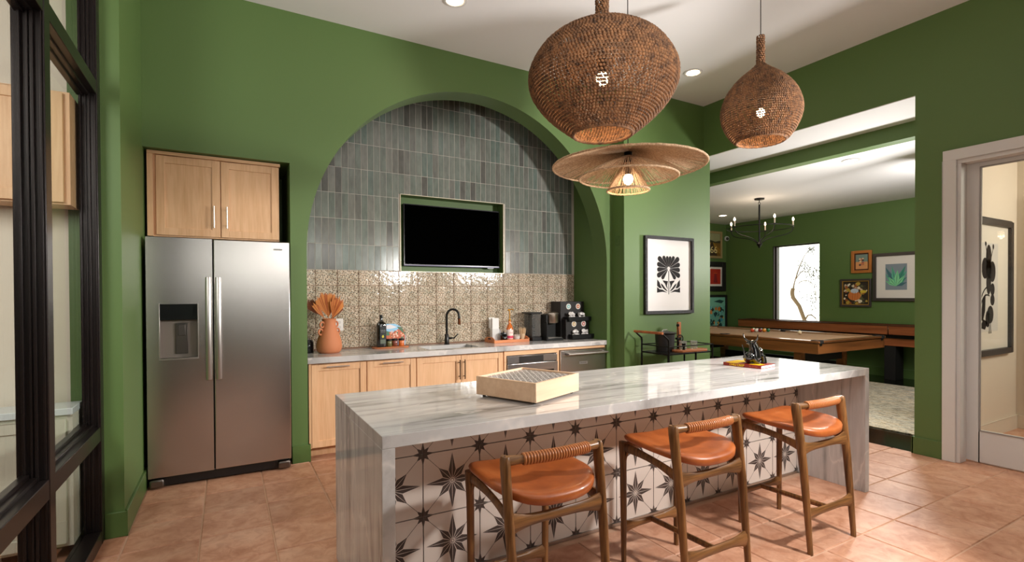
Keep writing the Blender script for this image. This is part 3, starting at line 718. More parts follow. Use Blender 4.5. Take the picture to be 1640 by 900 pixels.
g.out('print', [mat('sky_print', sr(150, 200, 232), .5), mat('cloud_print', sr(230, 226, 230), .5), mat('hill_print', sr(70, 120, 90), .5), CLAYR, mat('house_pale', sr(236, 196, 172), .5), mat('roof_orange', sr(214, 120, 70), .5), mat('tree_print', sr(84, 112, 84), .5)], t, smooth=0)
def spice_jar(x, y, c, lb):
    t = thing('spice_jar', lb, 'jar', (x, y, BZ), group='spice jars on the serving board')
    g = G(); g.lathe([(0, 0), (.028, 0), (.030, .004), (.030, .05), (.026, .056), (0, .056)], n=24); g.out('body', mat('jar_fill', c, .25, Coat_Weight=1.0), t)
    g = G(); g.lathe([(0, .056), (.030, .056), (.030, .072), (.027, .075), (0, .075)], n=24); g.out('lid', BLACKP, t)
spice_jar(1.415, 5.035, sr(96, 92, 50), 'jar of green-brown spice beside the dark oil bottle')
spice_jar(1.478, 5.055, sr(120, 52, 30), 'dark red spice jar in the middle of the three jars')
spice_jar(1.542, 5.04, sr(206, 104, 40), 'bright orange spice jar at the right end of the board')
# wooden tray with coffee things
t = thing('wooden_tray', 'orange-brown wooden tray of coffee supplies', 'tray', (2.74, 4.985, CT1))
TRW = wood('tray_wood', sr(206, 128, 78), sr(168, 92, 52), 'x', .45, 40)
g = G(); g.box(-.21, -.115, 0, .21, .115, .010); g.out('base', TRW, t, bev=.002)
for y0 in (-.12, .11): q = G(); q.box(-.215, y0, 0, .215, y0+.01, .032); q.out('long_side', TRW, t, bev=.002)
for x in (-.222, .212):
    q = G(); pr = [(-.12, 0), (.12, 0), (.12, .04), (.06, .062), (-.06, .062), (-.12, .04)]; q.prism(pr, x, x+.01, 'x'); e = q.out('end_board', TRW, t, bev=.002)
    q = G(); q.box(x-.0006, -.032, .036, x+.0106, .032, .050); q.out('grip_slot_shade', BLACK_AND_GAP, e)  # slot is not cut; a dark block carries its shade as colour
TZ = CT1+.0102
t = thing('napkin_holder', 'white holder of paper napkins at the left end of the tray', 'napkin holder', (2.61, 5.035, TZ))
g = G(); g.box(-.045, -.03, 0, .045, .03, .14); g.out('body', mat('frosted_white', sr(206, 204, 202), .35), t, bev=.004)
for i in range(6): q = G(); q.box(-.040, -.024+i*.008, .13, .040, -.018+i*.008, .252+.004*(i % 2)); q.out('napkin', mat('paper', sr(228, 222, 220), .8), t)
t = thing('cup_stack', 'stack of clear plastic cups between napkins and black jar', 'cups', (2.665, 5.06, TZ))
g = G(); g.lathe([(.0, 0), (.028, 0), (.036, .12), (.034, .12), (.026, .004)], n=24); g.out('cup', mat('cloudy_plastic', sr(196, 196, 200), .2, Transmission_Weight=.4), t)
t = thing('sugar_jar', 'squat black jar with lid in front of the tray', 'jar', (2.675, 4.945, TZ))
g = G(); g.lathe([(0, 0), (.040, 0), (.043, .008), (.043, .075), (.036, .082), (0, .082)], n=28); g.out('body', GLOSSBLACK, t)
g = G(); g.lathe([(0, .082), (.038, .082), (.036, .094), (.010, .098), (.010, .108), (0, .110)], n=24); g.out('lid', BLACKP, t)
t = thing('syrup_bottle', 'amber syrup bottle with pump standing in the tray', 'bottle', (2.775, 4.985, TZ))
AMB = mat('amber_syrup', sr(196, 96, 22), .08, Coat_Weight=1.0)
g = G(); g.lathe([(0, 0), (.037, 0), (.039, .006), (.039, .14), (.030, .165), (.015, .19), (.0145, .225), (0, .225)], n=28); g.out('body', AMB, t)
g = G(); g.lathe([(.0395, .02), (.0395, .125)], n=28); g.out('label_print', mat('label_cream', sr(236, 216, 206), .5), t)
g = G(); g.lathe([(.0398, .028), (.0398, .058)], n=28); g.out('label_band', mat('label_pink', sr(214, 70, 96), .5), t)
g = G(); text_geo(g, 'SYRUP', .016, lambda x, y, z: (.040*math.sin(x/.040), -.040*math.cos(x/.040), .09+y), 0); g.out('lettering', mat('ink_red', sr(176, 50, 60), .5), t)
GOLD = mat('gold_pump', sr(196, 140, 60), .3, .9)
g = G(); g.cyl((0, 0, .225), (0, 0, .245), .016, n=14); g.cyl((0, 0, .245), (0, 0, .335), .006, n=10); g.tube([(0, 0, .335), (0, 0, .352), (.02, -.01, .356), (.04, -.02, .345)], .007, 8); g.tube([(0, 0, .34), (-.018, .008, .352)], .010, 8); g.out('pump', GOLD, t)
t = thing('sugar_bowl', 'small white bowl of sugar packets in the tray', 'bowl', (2.85, 4.955, TZ))
g = G(); g.lathe([(0, 0), (.022, 0), (.036, .03), (.038, .05), (.034, .05), (.030, .03), (0, .012)], n=28); g.out('bowl', mat('white_glaze', sr(214, 206, 200), .2), t)
for i in range(5): q = G(); T = Matrix.Translation((-.016+i*.008, 0, .035)) @ Matrix.Rotation(.25*(i-2), 4, 'Y'); q.box(-.0015, -.018, 0, .0015, .018, .035, T=T); q.out('packet', mat('packet', sr(226, 214, 206), .7), t)
t = thing('stirrer_cup', 'cup full of pale wooden stirrers at the right of the tray', 'cup', (2.93, 4.965, TZ))
g = G(); g.lathe([(0, 0), (.026, 0), (.032, .075), (.030, .075), (.024, .006), (0, .006)], n=24); g.out('cup', mat('kraft_cup', sr(206, 176, 142), .4), t)
r4 = random.Random(2)
for i in range(22):
    a = r4.uniform(0, 6.28); d = r4.uniform(.004, .020); T = Matrix.Translation((d*math.cos(a), d*math.sin(a), .008)) @ Matrix.Rotation(a, 4, 'Z') @ Matrix.Rotation(d*9, 4, 'Y') @ Matrix.Rotation(r4.uniform(0, 3), 4, 'Z')
    q = G(); q.box(-.003, -.0006, 0, .003, .0006, r4.uniform(.12, .14), T=T); q.out('stirrer', mat('stirrer_wood', sr(226, 192, 150), .6) if i == 0 else bpy.data.materials['stirrer_wood'], t)
# coffee machine
t = thing('coffee_machine', 'black and steel single-cup coffee machine with clear water tank', 'coffee machine', (3.215, 4.955, CT1))
g = G(); g.box(-.065, -.02, 0, .155, .15, .30); g.box(-.065, -.15, .21, -.05, -.02, .30); g.out('housing', BLACKP, t, bev=.012)
g = G(); g.box(-.05, -.155, 0, .17, .0, .030); g.out('drip_base', BLACKP, t, bev=.006)
q = G(); q.box(-.035, -.145, .030, .155, -.03, .036); q.out('drip_tray', CHROME, t, bev=.002)
g = G(); g.lathe([(0, .20), (.082, .20), (.088, .21), (.088, .315), (.075, .325), (0, .325)], c=(.06, -.055, 0), n=40); g.out('brew_head', mat('brushed_champagne', sr(176, 160, 146), .3, 1), t)
g = G(); g.lathe([(.0885, .302), (.092, .308), (.0885, .314)], c=(.06, -.055, 0), n=40); g.out('head_ring', CHROME, t)
g = G(); g.box(-.20, -.06, .045, -.075, .12, .31); g.out('water_tank', mat('tank_plastic', sr(178, 178, 176), .06, Transmission_Weight=.85, IOR=1.2), t, bev=.012)
g = G(); g.box(-.205, -.075, 0, -.07, .125, .045); g.out('tank_base', BLACKP, t, bev=.006)
g = G(); g.box(-.225, -.07, .31, -.068, .13, .328); g.out('tank_lid', BLACKP, t, bev=.005)
g = G(); g.box(-.06, -.152, .0, -.045, -.02, .30); g.out('side_panel', BLACKP, t, bev=.005)
# pod rack
t = thing('pod_rack', 'stepped black coffee pod rack at right end of the counter', 'rack', (3.60, 4.955, CT1))
BW = wood('black_wood', sr(34, 29, 28), sr(22, 18, 18), 'z', .5, 50)
g = G(); g.box(-.17, -.03, 0, .17, .17, .445); g.out('upper_case', BW, t, bev=.003)
g = G(); g.box(-.15, -.11, 0, .19, -.03, .235); g.out('lower_case', BW, t, bev=.003)
for z, y0, xo in ((.215, -.145, 0), (.012, -.185, .02)):
    q = G(); q.box(-.13+xo, y0, z, .19+xo, y0+.07, z+.012); q.box(-.13+xo, y0-.006, z, .19+xo, y0, z+.05); q.box(.186+xo, y0, z, .192+xo, y0+.11, z+.05); q.box(-.134+xo, y0, z, -.128+xo, y0+.11, z+.05); q.out('trough', BLACKP, t, bev=.002)
r5 = random.Random(9); pc = [sr(120, 186, 190), sr(206, 110, 62), sr(206, 170, 110), sr(198, 100, 92)]; k = 0
for z, yy, xo in ((.385, -.031, .0), (.180, -.111, .02)):
    for sx in (-.055, .085):
        q = G(); q.prism(circ(sx+xo, z, .034, 24), yy-.002, yy+.001, m=0); q.prism(circ(sx+xo, z, .023, 20), yy-.003, yy-.001, m=1); q.prism([(sx+xo-.012, z-.004), (sx+xo, z+.012), (sx+xo+.014, z-.002), (sx+xo+.002, z-.012)], yy-.0036, yy-.002, m=0)
        q.out('label_disc', [mat('disc_white', sr(226, 220, 212), .4), mat('disc_colour', pc[k], .4)], t); k += 1
podm = None
for z, y0, xo, lv in ((.23, -.112, 0, 'upper'), (.027, -.152, .02, 'lower')):
    for sx, sd in ((-.055, 'left'), (.085, 'right')):
        for i in range(4):
            p = thing('coffee_pod', 'white coffee pod in the %s %s pocket of the pod rack' % (lv, sd), 'coffee pod', (3.60+sx+xo+(-.024, .026, -.018, .020)[i], 4.955+y0+.004+.004*i, CT1+z+.024+.042*(i//2)), r5.uniform(0, 6), 'coffee pods in the pod rack')
            if podm is None:
                q = G(); q.lathe([(0, -.020), (.015, -.020), (.019, .016), (.022, .018), (.022, .020), (0, .020)], n=20); podm = q.mesh('coffee_pod', mat('pod_white', sr(226, 222, 220), .35))
            o = inst('capsule', podm, p, (0, 0, 0), (r5.uniform(1.0, 1.9), r5.uniform(-.4, .4), 0))
# television in the recess
t = thing('television', 'flat black television hung in the green wall recess', 'television', (2.20, 5.215, 2.035))
g = G(); g.box(-.572, 0, -.327, .572, .045, .327); g.out('bezel', mat('tv_bezel', sr(30, 28, 36), .25), t, bev=.003)
g = G(); g.box(-.562, -.0015, -.312, .562, .001, .318); g.out('screen', SCREEN, t)
g = G(); g.box(-.572, -.003, -.329, .572, .003, -.319); g.out('lower_trim', mat('tv_trim', sr(58, 54, 70), .35, .5), t)
g = G(); g.box(.42, .01, -.340, .50, .03, -.327); g.out('sensor', BLACKP, t)
q = G(); q.box(-.1, .045, -.1, .1, .085, .1); q.out('bracket', BLACK, t)
# framed picture on the picture wall
def frame(g, w, h, fw_, d, m=0, y=0):
    g.box(-w/2, y-d, -h/2, -w/2+fw_, y, h/2, m); g.box(w/2-fw_, y-d, -h/2, w/2, y, h/2, m); g.box(-w/2+fw_, y-d, -h/2, w/2-fw_, y, -h/2+fw_, m); g.box(-w/2+fw_, y-d, h/2-fw_, w/2-fw_, y, h/2, m)
BFR = mat('black_carved_frame', sr(40, 38, 40), .35); nt, ns, ls, b = nodes(BFR); vo = mk(ns, 'ShaderNodeTexVoronoi'); vo.inputs['Scale'].default_value = 130; ls.new(coords(ns, ls), vo.inputs['Vector']); bump(ns, ls, b, vo.outputs['Distance'], .004, 1.0)
PAPER = mat('white_paper', sr(238, 232, 230), .6); INK = mat('black_paper_cut', sr(30, 25, 25), .7, Specular_IOR_Level=.2)
t = thing('framed_print', 'black framed print of a stylised black flower above the drinks cart', 'picture', (4.572, 4.328, 1.615))
g = G(); frame(g, .80, .907, .036, .035); g.out('frame', BFR, t, bev=.003)
g = G(); g.box(-.37, -.008, -.42, .37, -.002, .42); g.out('paper', PAPER, t)
g = G(); cx0, cz0 = -.005, .082; yy = -.0095
def ext(poly, m=0): g.prism(poly, yy, yy+.0012, m=m)
hw, top, bot = .188, .135, -.135
for k in range(14):
    a = math.radians(-48+ (276)*(k)/13); da = math.radians(9.95)
    def rr(a):
        c, s = math.cos(a), math.sin(a); lim = 9
        if abs(c) > 1e-6: lim = min(lim, hw/abs(c))
        if s > 0: lim = min(lim, (top+.01)/s)
        if s < 0: lim = min(lim, (-bot-.01)/-s)
        return lim
    R_ = rr(a); R_ = min(R_, .215)
    pl = [(cx0+.022*math.cos(a-da*.7), cz0+.022*math.sin(a-da*.7))]
    for j in range(9):
        u = -1+2*j/8; rj = R_*(1-.10*u*u-(.06 if abs(u) > .9 else 0)); pl.append((cx0+rj*math.cos(a+da*u), cz0+rj*math.sin(a+da*u)))
    pl.append((cx0+.022*math.cos(a+da*.7), cz0+.022*math.sin(a+da*.7))); ext(pl)
ext([(cx0-.005, cz0-.03), (cx0+.005, cz0-.03), (cx0+.004, -.225), (cx0-.004, -.225)])
for s in (-1, 1):
    ext([(cx0+s*.020, -.205), (cx0+s*.10, -.195), (cx0+s*.19, -.205), (cx0+s*.188, -.14), (cx0+s*.15, -.165), (cx0+s*.10, -.17), (cx0+s*.06, -.19)])
    ext([(cx0+s*.188, -.125), (cx0+s*.186, -.05), (cx0+s*.150, -.085), (cx0+s*.135, -.12), (cx0+s*.11, -.155), (cx0+s*.155, -.15)])
    ext([(cx0+s*.015, -.19), (cx0+s*.05, -.18), (cx0+s*.09, -.155), (cx0+s*.118, -.125), (cx0+s*.13, -.095), (cx0+s*.10, -.11), (cx0+s*.06, -.15)])
    ext([(cx0+s*.012, -.07), (cx0+s*.10, -.06), (cx0+s*.085, -.08), (cx0+s*.06, -.10), (cx0+s*.045, -.13), (cx0+s*.015, -.165), (cx0+s*.03, -.12)])
g.out('flower_cutout', INK, t, smooth=0)
g = G(); g.prism(circ(cx0, cz0, .011, 18), yy-.001, yy+.001); g.out('flower_eye', PAPER, t)
t = tag(thing('wall_switch', 'green painted switch plate in the dark return of the arch wall', 'switch', (3.884, 4.44, 2.0)))
g = G(); g.box(-.008, -.035, -.055, 0, .035, .055); g.out('plate', GREEN_T, t, bev=.003); g = G(); g.box(-.012, -.012, -.025, -.007, .012, .025); g.out('rocker', GREEN_T, t)
# ================================================================== ISLAND
IX0, IX1, IY0, IY1, IZ0, IZ1 = .491, 3.903, 1.852, 2.777, .816, .865
t = thing('kitchen_island', 'long white marble waterfall island with star patterned tile front', 'island', (2.2, 2.3, 0))
ox, oy = 2.2, 2.3
g = G(); g.box(IX0-ox, IY0-oy, IZ0, IX1-ox, IY1-oy, IZ1); g.out('top_slab', MARBLE, t, bev=.002)
g = G(); g.box(IX0-ox, IY0-oy, 0, IX0+.049-ox, IY1-oy, IZ0); g.out('waterfall_panel', MARBLE, t, bev=.0015)
g = G(); g.box(IX1-.049-ox, IY0-oy, 0, IX1-ox, IY1-oy, IZ0); g.out('waterfall_panel', MARBLE, t, bev=.0015)
TY = 2.33; A, B = IX0+.049, IX1-.049
g = G(); g.box(A-ox, TY+.008-oy, 0, B-ox, IY1-.02-oy, IZ0); g.out('carcass', mat('island_carcass', sr(58, 50, 46), .8), t)
g = G(); g.box(A-ox, TY-.006-oy, 0, B-ox, TY+.008-oy, .016); g.out('base_trim', CHROME, t)
def clip(poly, x0, x1, z0, z1):
    for ax, lim, keep in ((0, x0, 1), (0, x1, -1), (1, z0, 1), (1, z1, -1)):
        o = []
        for i in range(len(poly)):
            a, b = poly[i], poly[(i+1) % len(poly)]
            ia, ib = (a[ax]-lim)*keep >= -1e-9, (b[ax]-lim)*keep >= -1e-9
            if ia: o.append(a)
            if ia != ib:
                u = (lim-a[ax])/(b[ax]-a[ax]); o.append((a[0]+u*(b[0]-a[0]), a[1]+u*(b[1]-a[1])))
        poly = o
        if len(poly) < 3: return None
    return poly
TP = .3025; hS = TP/2
def star_polys():
    o = []   # (poly, mat)
    # central eight pointed star: long on the axes, shorter on the diagonals; each point split by a light line
    for k in range(8):
        a = PI/4*k; L = .137 if k % 2 == 0 else .099; w = PI/8; ri = .054
        for s in (-1, 1):
            tip = (L*math.cos(a), L*math.sin(a)); e = .0016
            nx, ny = -math.sin(a)*s*e, math.cos(a)*s*e
            o.append(([(.013*math.cos(a)+nx, .013*math.sin(a)+ny), (tip[0]+nx*.2, tip[1]+ny*.2), (ri*math.cos(a+s*(w-.035)), ri*math.sin(a+s*(w-.035))), (.013*math.cos(a+s*w*.8), .013*math.sin(a+s*w*.8))], 1))
    for k in range(12):
        a = 2*PI*k/12; b = 2*PI*(k+1)/12
        o.append(([(.0065*math.cos(a), .0065*math.sin(a)), (.0095*math.cos(a), .0095*math.sin(a)), (.0095*math.cos(b), .0095*math.sin(b)), (.0065*math.cos(b), .0065*math.sin(b))], 1))
    for sx in (-1, 1):
        for sz in (-1, 1):
            cx_, cz_ = sx*hS, sz*hS
            for k in range(8):
                a = PI/4*k; L = .058 if k % 2 == 0 else .044; r = .023
                o.append(([(cx_, cz_), (cx_+r*math.cos(a-PI/8), cz_+r*math.sin(a-PI/8)), (cx_+L*math.cos(a), cz_+L*math.sin(a)), (cx_+r*math.cos(a+PI/8), cz_+r*math.sin(a+PI/8))], 1))
            # thin line from corner star toward the centre star
            n_ = (-sz, sx); e = .0011/math.sqrt(2)
            o.append(([(cx_-sx*.030+n_[0]*e, cz_-sz*.030+n_[1]*e), (cx_-sx*.030-n_[0]*e, cz_-sz*.030-n_[1]*e), (sx*.064-n_[0]*e, sz*.064-n_[1]*e), (sx*.064+n_[0]*e, sz*.064+n_[1]*e)], 1))
    for s in (-1, 1):
        o.append(([(s*hS, -hS), (s*hS, hS), (s*(hS-.0024), hS), (s*(hS-.0024), -hS)], 1)); o.append(([(-hS, s*hS), (hS, s*hS), (hS, s*(hS-.0024)), (-hS, s*(hS-.0024))], 1))
    return o
SP = star_polys(); smc = {}
def star_tile(cx_, cz_, x0, x1, z0, z1):
    key = tuple(round(v, 3) for v in (x0, x1, z0, z1))
    if key not in smc:
        g = G(); e = .0008
        g.box(x0+e, 0, z0+e, x1-e, .007, z1-e, 0)
        for i, (p, m) in enumerate(SP):
            c = clip(p, x0+e, x1-e, z0+e, z1-e)
            if c: g.add([(q[0], -.0003-.000002*i, q[1]) for q in c], [tuple(range(len(c)))], m)
        smc[key] = g.mesh('star_tile', [STARW, STARB], 0, True)
    inst('star_tile', smc[key], t, (cx_-ox, TY-oy, cz_))
for r in range(3):
    z0 = .014+TP*r; cz_ = z0+hS; zt = min(hS, IZ0-cz_)
    for c in range(-1, 11):
        x0 = .815+TP*c; cx_ = x0+hS; a = max(-hS, A-cx_); b = min(hS, B-cx_)
        if b-a > .005: star_tile(cx_, cz_, a, b, -hS if r else .016-cz_, zt)
# ================================================================== STOOLS
def make_stool():
    t = thing('bar_stool', 'x', 'bar stool', (0, 0, 0), 0, None)
    def leg(pts, rr, name='leg'): g = G(); g.tube(pts, rr, 14, flat=(1, 0, 0)); return g.out(name, WALNUT, t, smooth=50)
    for s in (-1, 1):
        leg([(s*.190, .212, 0), (s*.191, .212, .25), (s*.193, .212, .50), (s*.198, .210, .605), (s*.198, .21, .628)], [(.013, .013), (.016, .016), (.017, .018), (.019, .020), (.019, .020)], 'front_leg')
        leg([(s*.212, -.222, 0), (s*.212, -.205, .22), (s*.213, -.185, .45), (s*.215, -.165, .62), (s*.216, -.148, .75), (s*.215, -.145, .778), (s*.215, -.145, .790)], [(.013, .014), (.016, .018), (.017, .022), (.017, .024), (.018, .027), (.017, .028), (.013, .022)], 'rear_leg')
    # back rail, bowed outward
    def rail(t_): return (-.216+.432*t_, -.146-.030*math.sin(PI*t_), .772+.004*math.sin(PI*t_))
    g = G(); g.tube([rail(i/20) for i in range(21)], [(.014+.007*abs(1-i/10)**3, .013+.009*abs(1-i/10)**3) for i in range(21)], 12, flat=(0, 0, 1)); g.out('back_rail', WALNUTX, t, smooth=50)
    g = G(); n = 25
    for k in range(n):
        tt = .165+.67*k/(n-1); c = Vector(rail(tt)); d = (Vector(rail(tt+.01))-c).normalized(); u = Vector((0, 0, 1)); w = d.cross(u).normalized()
        g.tube([c+u*.0195*math.cos(a)+w*.0185*math.sin(a)+d*.002*math.sin(a) for a in [2*PI*j/14 for j in range(14)]], .0054, 6, closed=True)
    g.out('leather_lacing', LEATHER_W, t, smooth=60)
    def bar(p, q, h, th, name='stretcher', flare=2.3, m=WALNUTX):
        p, q = Vector(p), Vector(q); g = G(); n = 14; pts = []; rr = []
        for i in range(n+1):
            u = i/n; e = abs(2*u-1)**4; pts.append(p+(q-p)*u+Vector((0, 0, -.004*0))); rr.append((h/2*(1+(flare-1)*e), th/2*(1+.25*e)))
        g.tube(pts, rr, 10, flat=(0, 0, 1)); return g.out(name, m, t, smooth=50)
    bar((-.212, -.176, .550), (.212, -.176, .550), .040, .022, 'rear_rail'); bar((-.211, -.206, .205), (.211, -.206, .205), .040, .024, 'rear_rail')
    bar((-.190, .212, .185), (.190, .212, .185), .034, .022, 'front_rail')
    g = G(); g.tube([(0, .212, .188), (0, -.206, .200)], [(.015, .011)]*2, 8, flat=(0, 0, 1)); g.out('centre_stretcher', WALNUT, t)
    for s in (-1, 1):
        g = G(); pts = bez((s*.196, .212, .602), (s*.192, .05, .600), (s*.200, -.06, .586), (s*.214, -.17, .560), 10)
        g.tube(pts, [(.026-.008*math.sin(PI*i/10), .011) for i in range(11)], 8, flat=(0, 0, 1)); g.out('side_apron', WALNUT, t)
        # curved brackets
        g = G(); g.tube(bez((s*.192, .200, .53), (s*.192, .19, .585), (s*.192, .16, .60), (s*.192, .12, .602), 6), [(.008, .008)]*7, 6); g.out('bracket', WALNUT, t)
    bar((-.196, .212, .600), (.196, .212, .600), .045, .022, 'front_apron', 1.1)
    # seat shell: superellipse plan, straight front edge, rounded rear, dished top
    g = G(); NA, NR = 48, 8; vs = []; fs = []
    def outline(a):
        c, s = math.cos(a), math.sin(a)
        if s >= 0: ex, ey, rx, ry = .35, .35, .232, .215
        else: ex, ey, rx, ry = .66, .86, .232, .222
        return (rx*abs(c)**ex*(1 if c > 0 else -1), ry*abs(s)**ey*(1 if s > 0 else -1))
    def topz(x, y): return .640+.028*min(1, (abs(x)/.232)**2)*.8+.010*max(0, y/.2)+(-.012*max(0, -y/.22)**3)
    prof = [(0, 0), (.25, 0), (.5, 0), (.72, .0), (.86, -.001), (.94, -.004), (.985, -.010), (1.0, -.018), (.99, -.026), (.955, -.033), (.88, -.037), (.5, -.040), (0, -.040)]
    for r, dz in prof:
        for k in range(NA):
            a = 2*PI*k/NA+.001; ox_, oy_ = outline(a); x, y = ox_*r, oy_*r
            sag = .012*(1-r)**.5 if dz == 0 else 0
            extra = .008*max(0, -math.sin(a))*max(0, (r-.4)) if dz > -.02 else -.010*max(0, -math.sin(a))*r
            vs.append((x, y, topz(x, y)-sag+dz+extra+.012))
    for i in range(len(prof)-1):
        for k in range(NA): l = (k+1) % NA; fs.append((i*NA+k, i*NA+l, (i+1)*NA+l, (i+1)*NA+k))
    g.add(vs, fs); g.out('seat', LEATHER, t, smooth=80)
    return t
st = make_stool(); st.location = (1.10, 1.775, 0); st['label'] = 'tan leather bar stool nearest the left end of the island'
dup(st, (1.965, 1.775, 0), None, 'middle tan leather bar stool at the island'); dup(st, (2.895, 1.775, 0), None, 'tan leather bar stool nearest the right end of the island')
# ================================================================== ISLAND TOP OBJECTS
t = thing('game_box', 'square pale maple game box with a mosaic patterned top', 'box', (1.255, 2.005, IZ1), math.atan2(2.176-2.019, 1.635-1.261))
# local x along right side, local y back
W_, D_ = .395, .375; hz = .012; ht = .105
for s in (0, 1):
    pass
ang = math.atan2(.157, .374); 
def gb(x0, y0, x1, y1, z0, z1, nm, m): q = G(); q.box(x0, y0, z0, x1, y1, z1); return q.out(nm, m, t, bev=.002)
gb(0, 0, W_, .013, hz, ht, 'side_board', MAPLE); gb(0, D_-.013, W_, D_, hz, ht, 'side_board', MAPLE); gb(0, .013, .013, D_-.013, hz, ht, 'side_board', MAPLE); gb(W_-.013, .013, W_, D_-.013, hz, ht, 'side_board', MAPLE)
gb(.013, .013, W_-.013, D_-.013, hz+.002, hz+.012, 'bottom_board', MAPLE)
INL = mat('mosaic_inlay', sr(200, 196, 190), .25); nt, ns, ls, b = nodes(INL)
v = coords(ns, ls, (1, 1, 1), (0, 0, PI/4)); ck = mk(ns, 'ShaderNodeTexBrick'); ck.offset = 0; ck.inputs['Scale'].default_value = 1; ck.inputs['Brick Width'].default_value = .026; ck.inputs['Row Height'].default_value = .026; ck.inputs['Mortar Size'].default_value = .0035
for k_, c_ in (('Color1', sr(120, 108, 104)), ('Color2', sr(96, 92, 94)), ('Mortar', sr(226, 222, 218))): ck.inputs[k_].default_value = (*c_, 1)
ls.new(v, ck.inputs['Vector']); vv = mk(ns, 'ShaderNodeTexVoronoi'); vv.inputs['Scale'].default_value = 120; ls.new(v, vv.inputs['Vector'])
ls.new(mix(ns, ls, .45, ck.outputs['Color'], ramp(ns, ls, vv.outputs['Distance'], [(.2, sr(240, 236, 232)), (.6, sr(90, 80, 76))])), b.inputs['Base Color'])
gb(.013, .013, W_-.013, D_-.013, ht-.016, ht-.008, 'mosaic_panel', INL)
for x in (.03, W_-.03):
    for y in (.03, D_-.03): q = G(); q.cyl((x, y, 0), (x, y, hz+.001), .009, n=12); q.out('foot', RUBBER, t)
# cookbook + bull figure
t = thing('cookbook', 'red and yellow cookbook lying under the black bull figure', 'book', (3.215, 2.20, IZ1), math.atan2(.03, .21))
RED = mat('cover_dark_red', sr(126, 30, 20), .35); YEL = mat('cover_yellow', sr(232, 186, 24), .35)
L_, Wd = .20, .275
g = G(); g.box(.002, .003, .003, L_-.001, Wd, .019); g.out('pages', mat('page_block', sr(232, 226, 222), .8), t)
g = G(); g.box(-.001, 0, 0, L_, Wd+.002, .003, 0); g.box(-.001, 0, .019, L_, Wd+.002, .022, 0); g.box(-.004, 0, 0, .002, Wd+.002, .022, 0)
g.box(.005, .18, .0221, L_-.01, Wd-.01, .0224, 1); g.box(.02, .02, .0221, .10, .10, .0223, 1)
g.box(L_*.3, -.0008, .006, L_*.31, 0, .012, 0)
cov = g.out('cover', [RED, YEL], t, bev=.0008)
g = G(); text_geo(g, 'CHILI CRISP', .021, lambda x, y, z: (-.0046-z, .175-x, .011+y), 0, bold=.0004); text_geo(g, '50+ RECIPES', .011, lambda x, y, z: (-.0046-z, .055-x, .011+y), 1)
g.out('spine_lettering', [YEL, mat('cover_orange', sr(206, 90, 50), .4)], t)
t = thing('bull_figurine', 'glossy black ceramic bull figurine seated on the cookbook', 'figurine', (3.305, 2.315, IZ1+.0224), -.15)
g = G()
g.sph((0, 0, .042), (.062, .040, .040), 20, 12); g.sph((-.045, 0, .045), (.034, .038, .040), 18, 12); g.sph((.035, .0, .075), (.034, .034, .040), 18, 12)
g.tube([(.0, 0, .05), (.0, 0, .085), (-.008, 0, .115), (-.022, 0, .145), (-.028, 0, .160)], [.044, .040, .031, .024, .014], 16)
g.tube([(-.022, 0, .150), (.0, 0, .130), (.022, 0, .105), (.034, 0, .090)], [.024, .023, .018, .014], 16); g.sph((.034, 0, .090), (.016, .015, .013), 14, 10)
for s in (-1, 1):
    g.tube([(.045, s*.028, .055), (.056, s*.030, .03), (.058, s*.030, .002)], [.019, .018, .020], 12); g.sph((.056, s*.030, .006), (.022, .020, .010), 12, 8)
    g.tube([(-.045, s*.034, .045), (-.03, s*.042, .022), (-.005, s*.044, .008)], [.022, .018, .014], 12)
    g.tube([(-.022, s*.016, .148), (-.030, s*.034, .145), (-.034, s*.040, .140)], [.009, .011, .004], 10)
g.out('body', GLOSSBLACK, t, smooth=70)
for s in (-1, 1):
    g = G(); g.tube(bez((-.028, s*.010, .155), (-.030, s*.050, .158), (-.042, s*.066, .182), (-.038, s*.066, .212), 10), [.0085-.0006*i for i in range(11)], 10); g.out('horn', GLOSSBLACK, t, smooth=70)
g = G(); g.tube(bez((-.07, 0, .04), (-.10, 0, .07), (-.085, .01, .10), (-.10, .015, .135), 10), [.006-.0003*i for i in range(11)], 8); g.out('tail', GLOSSBLACK, t, smooth=70)
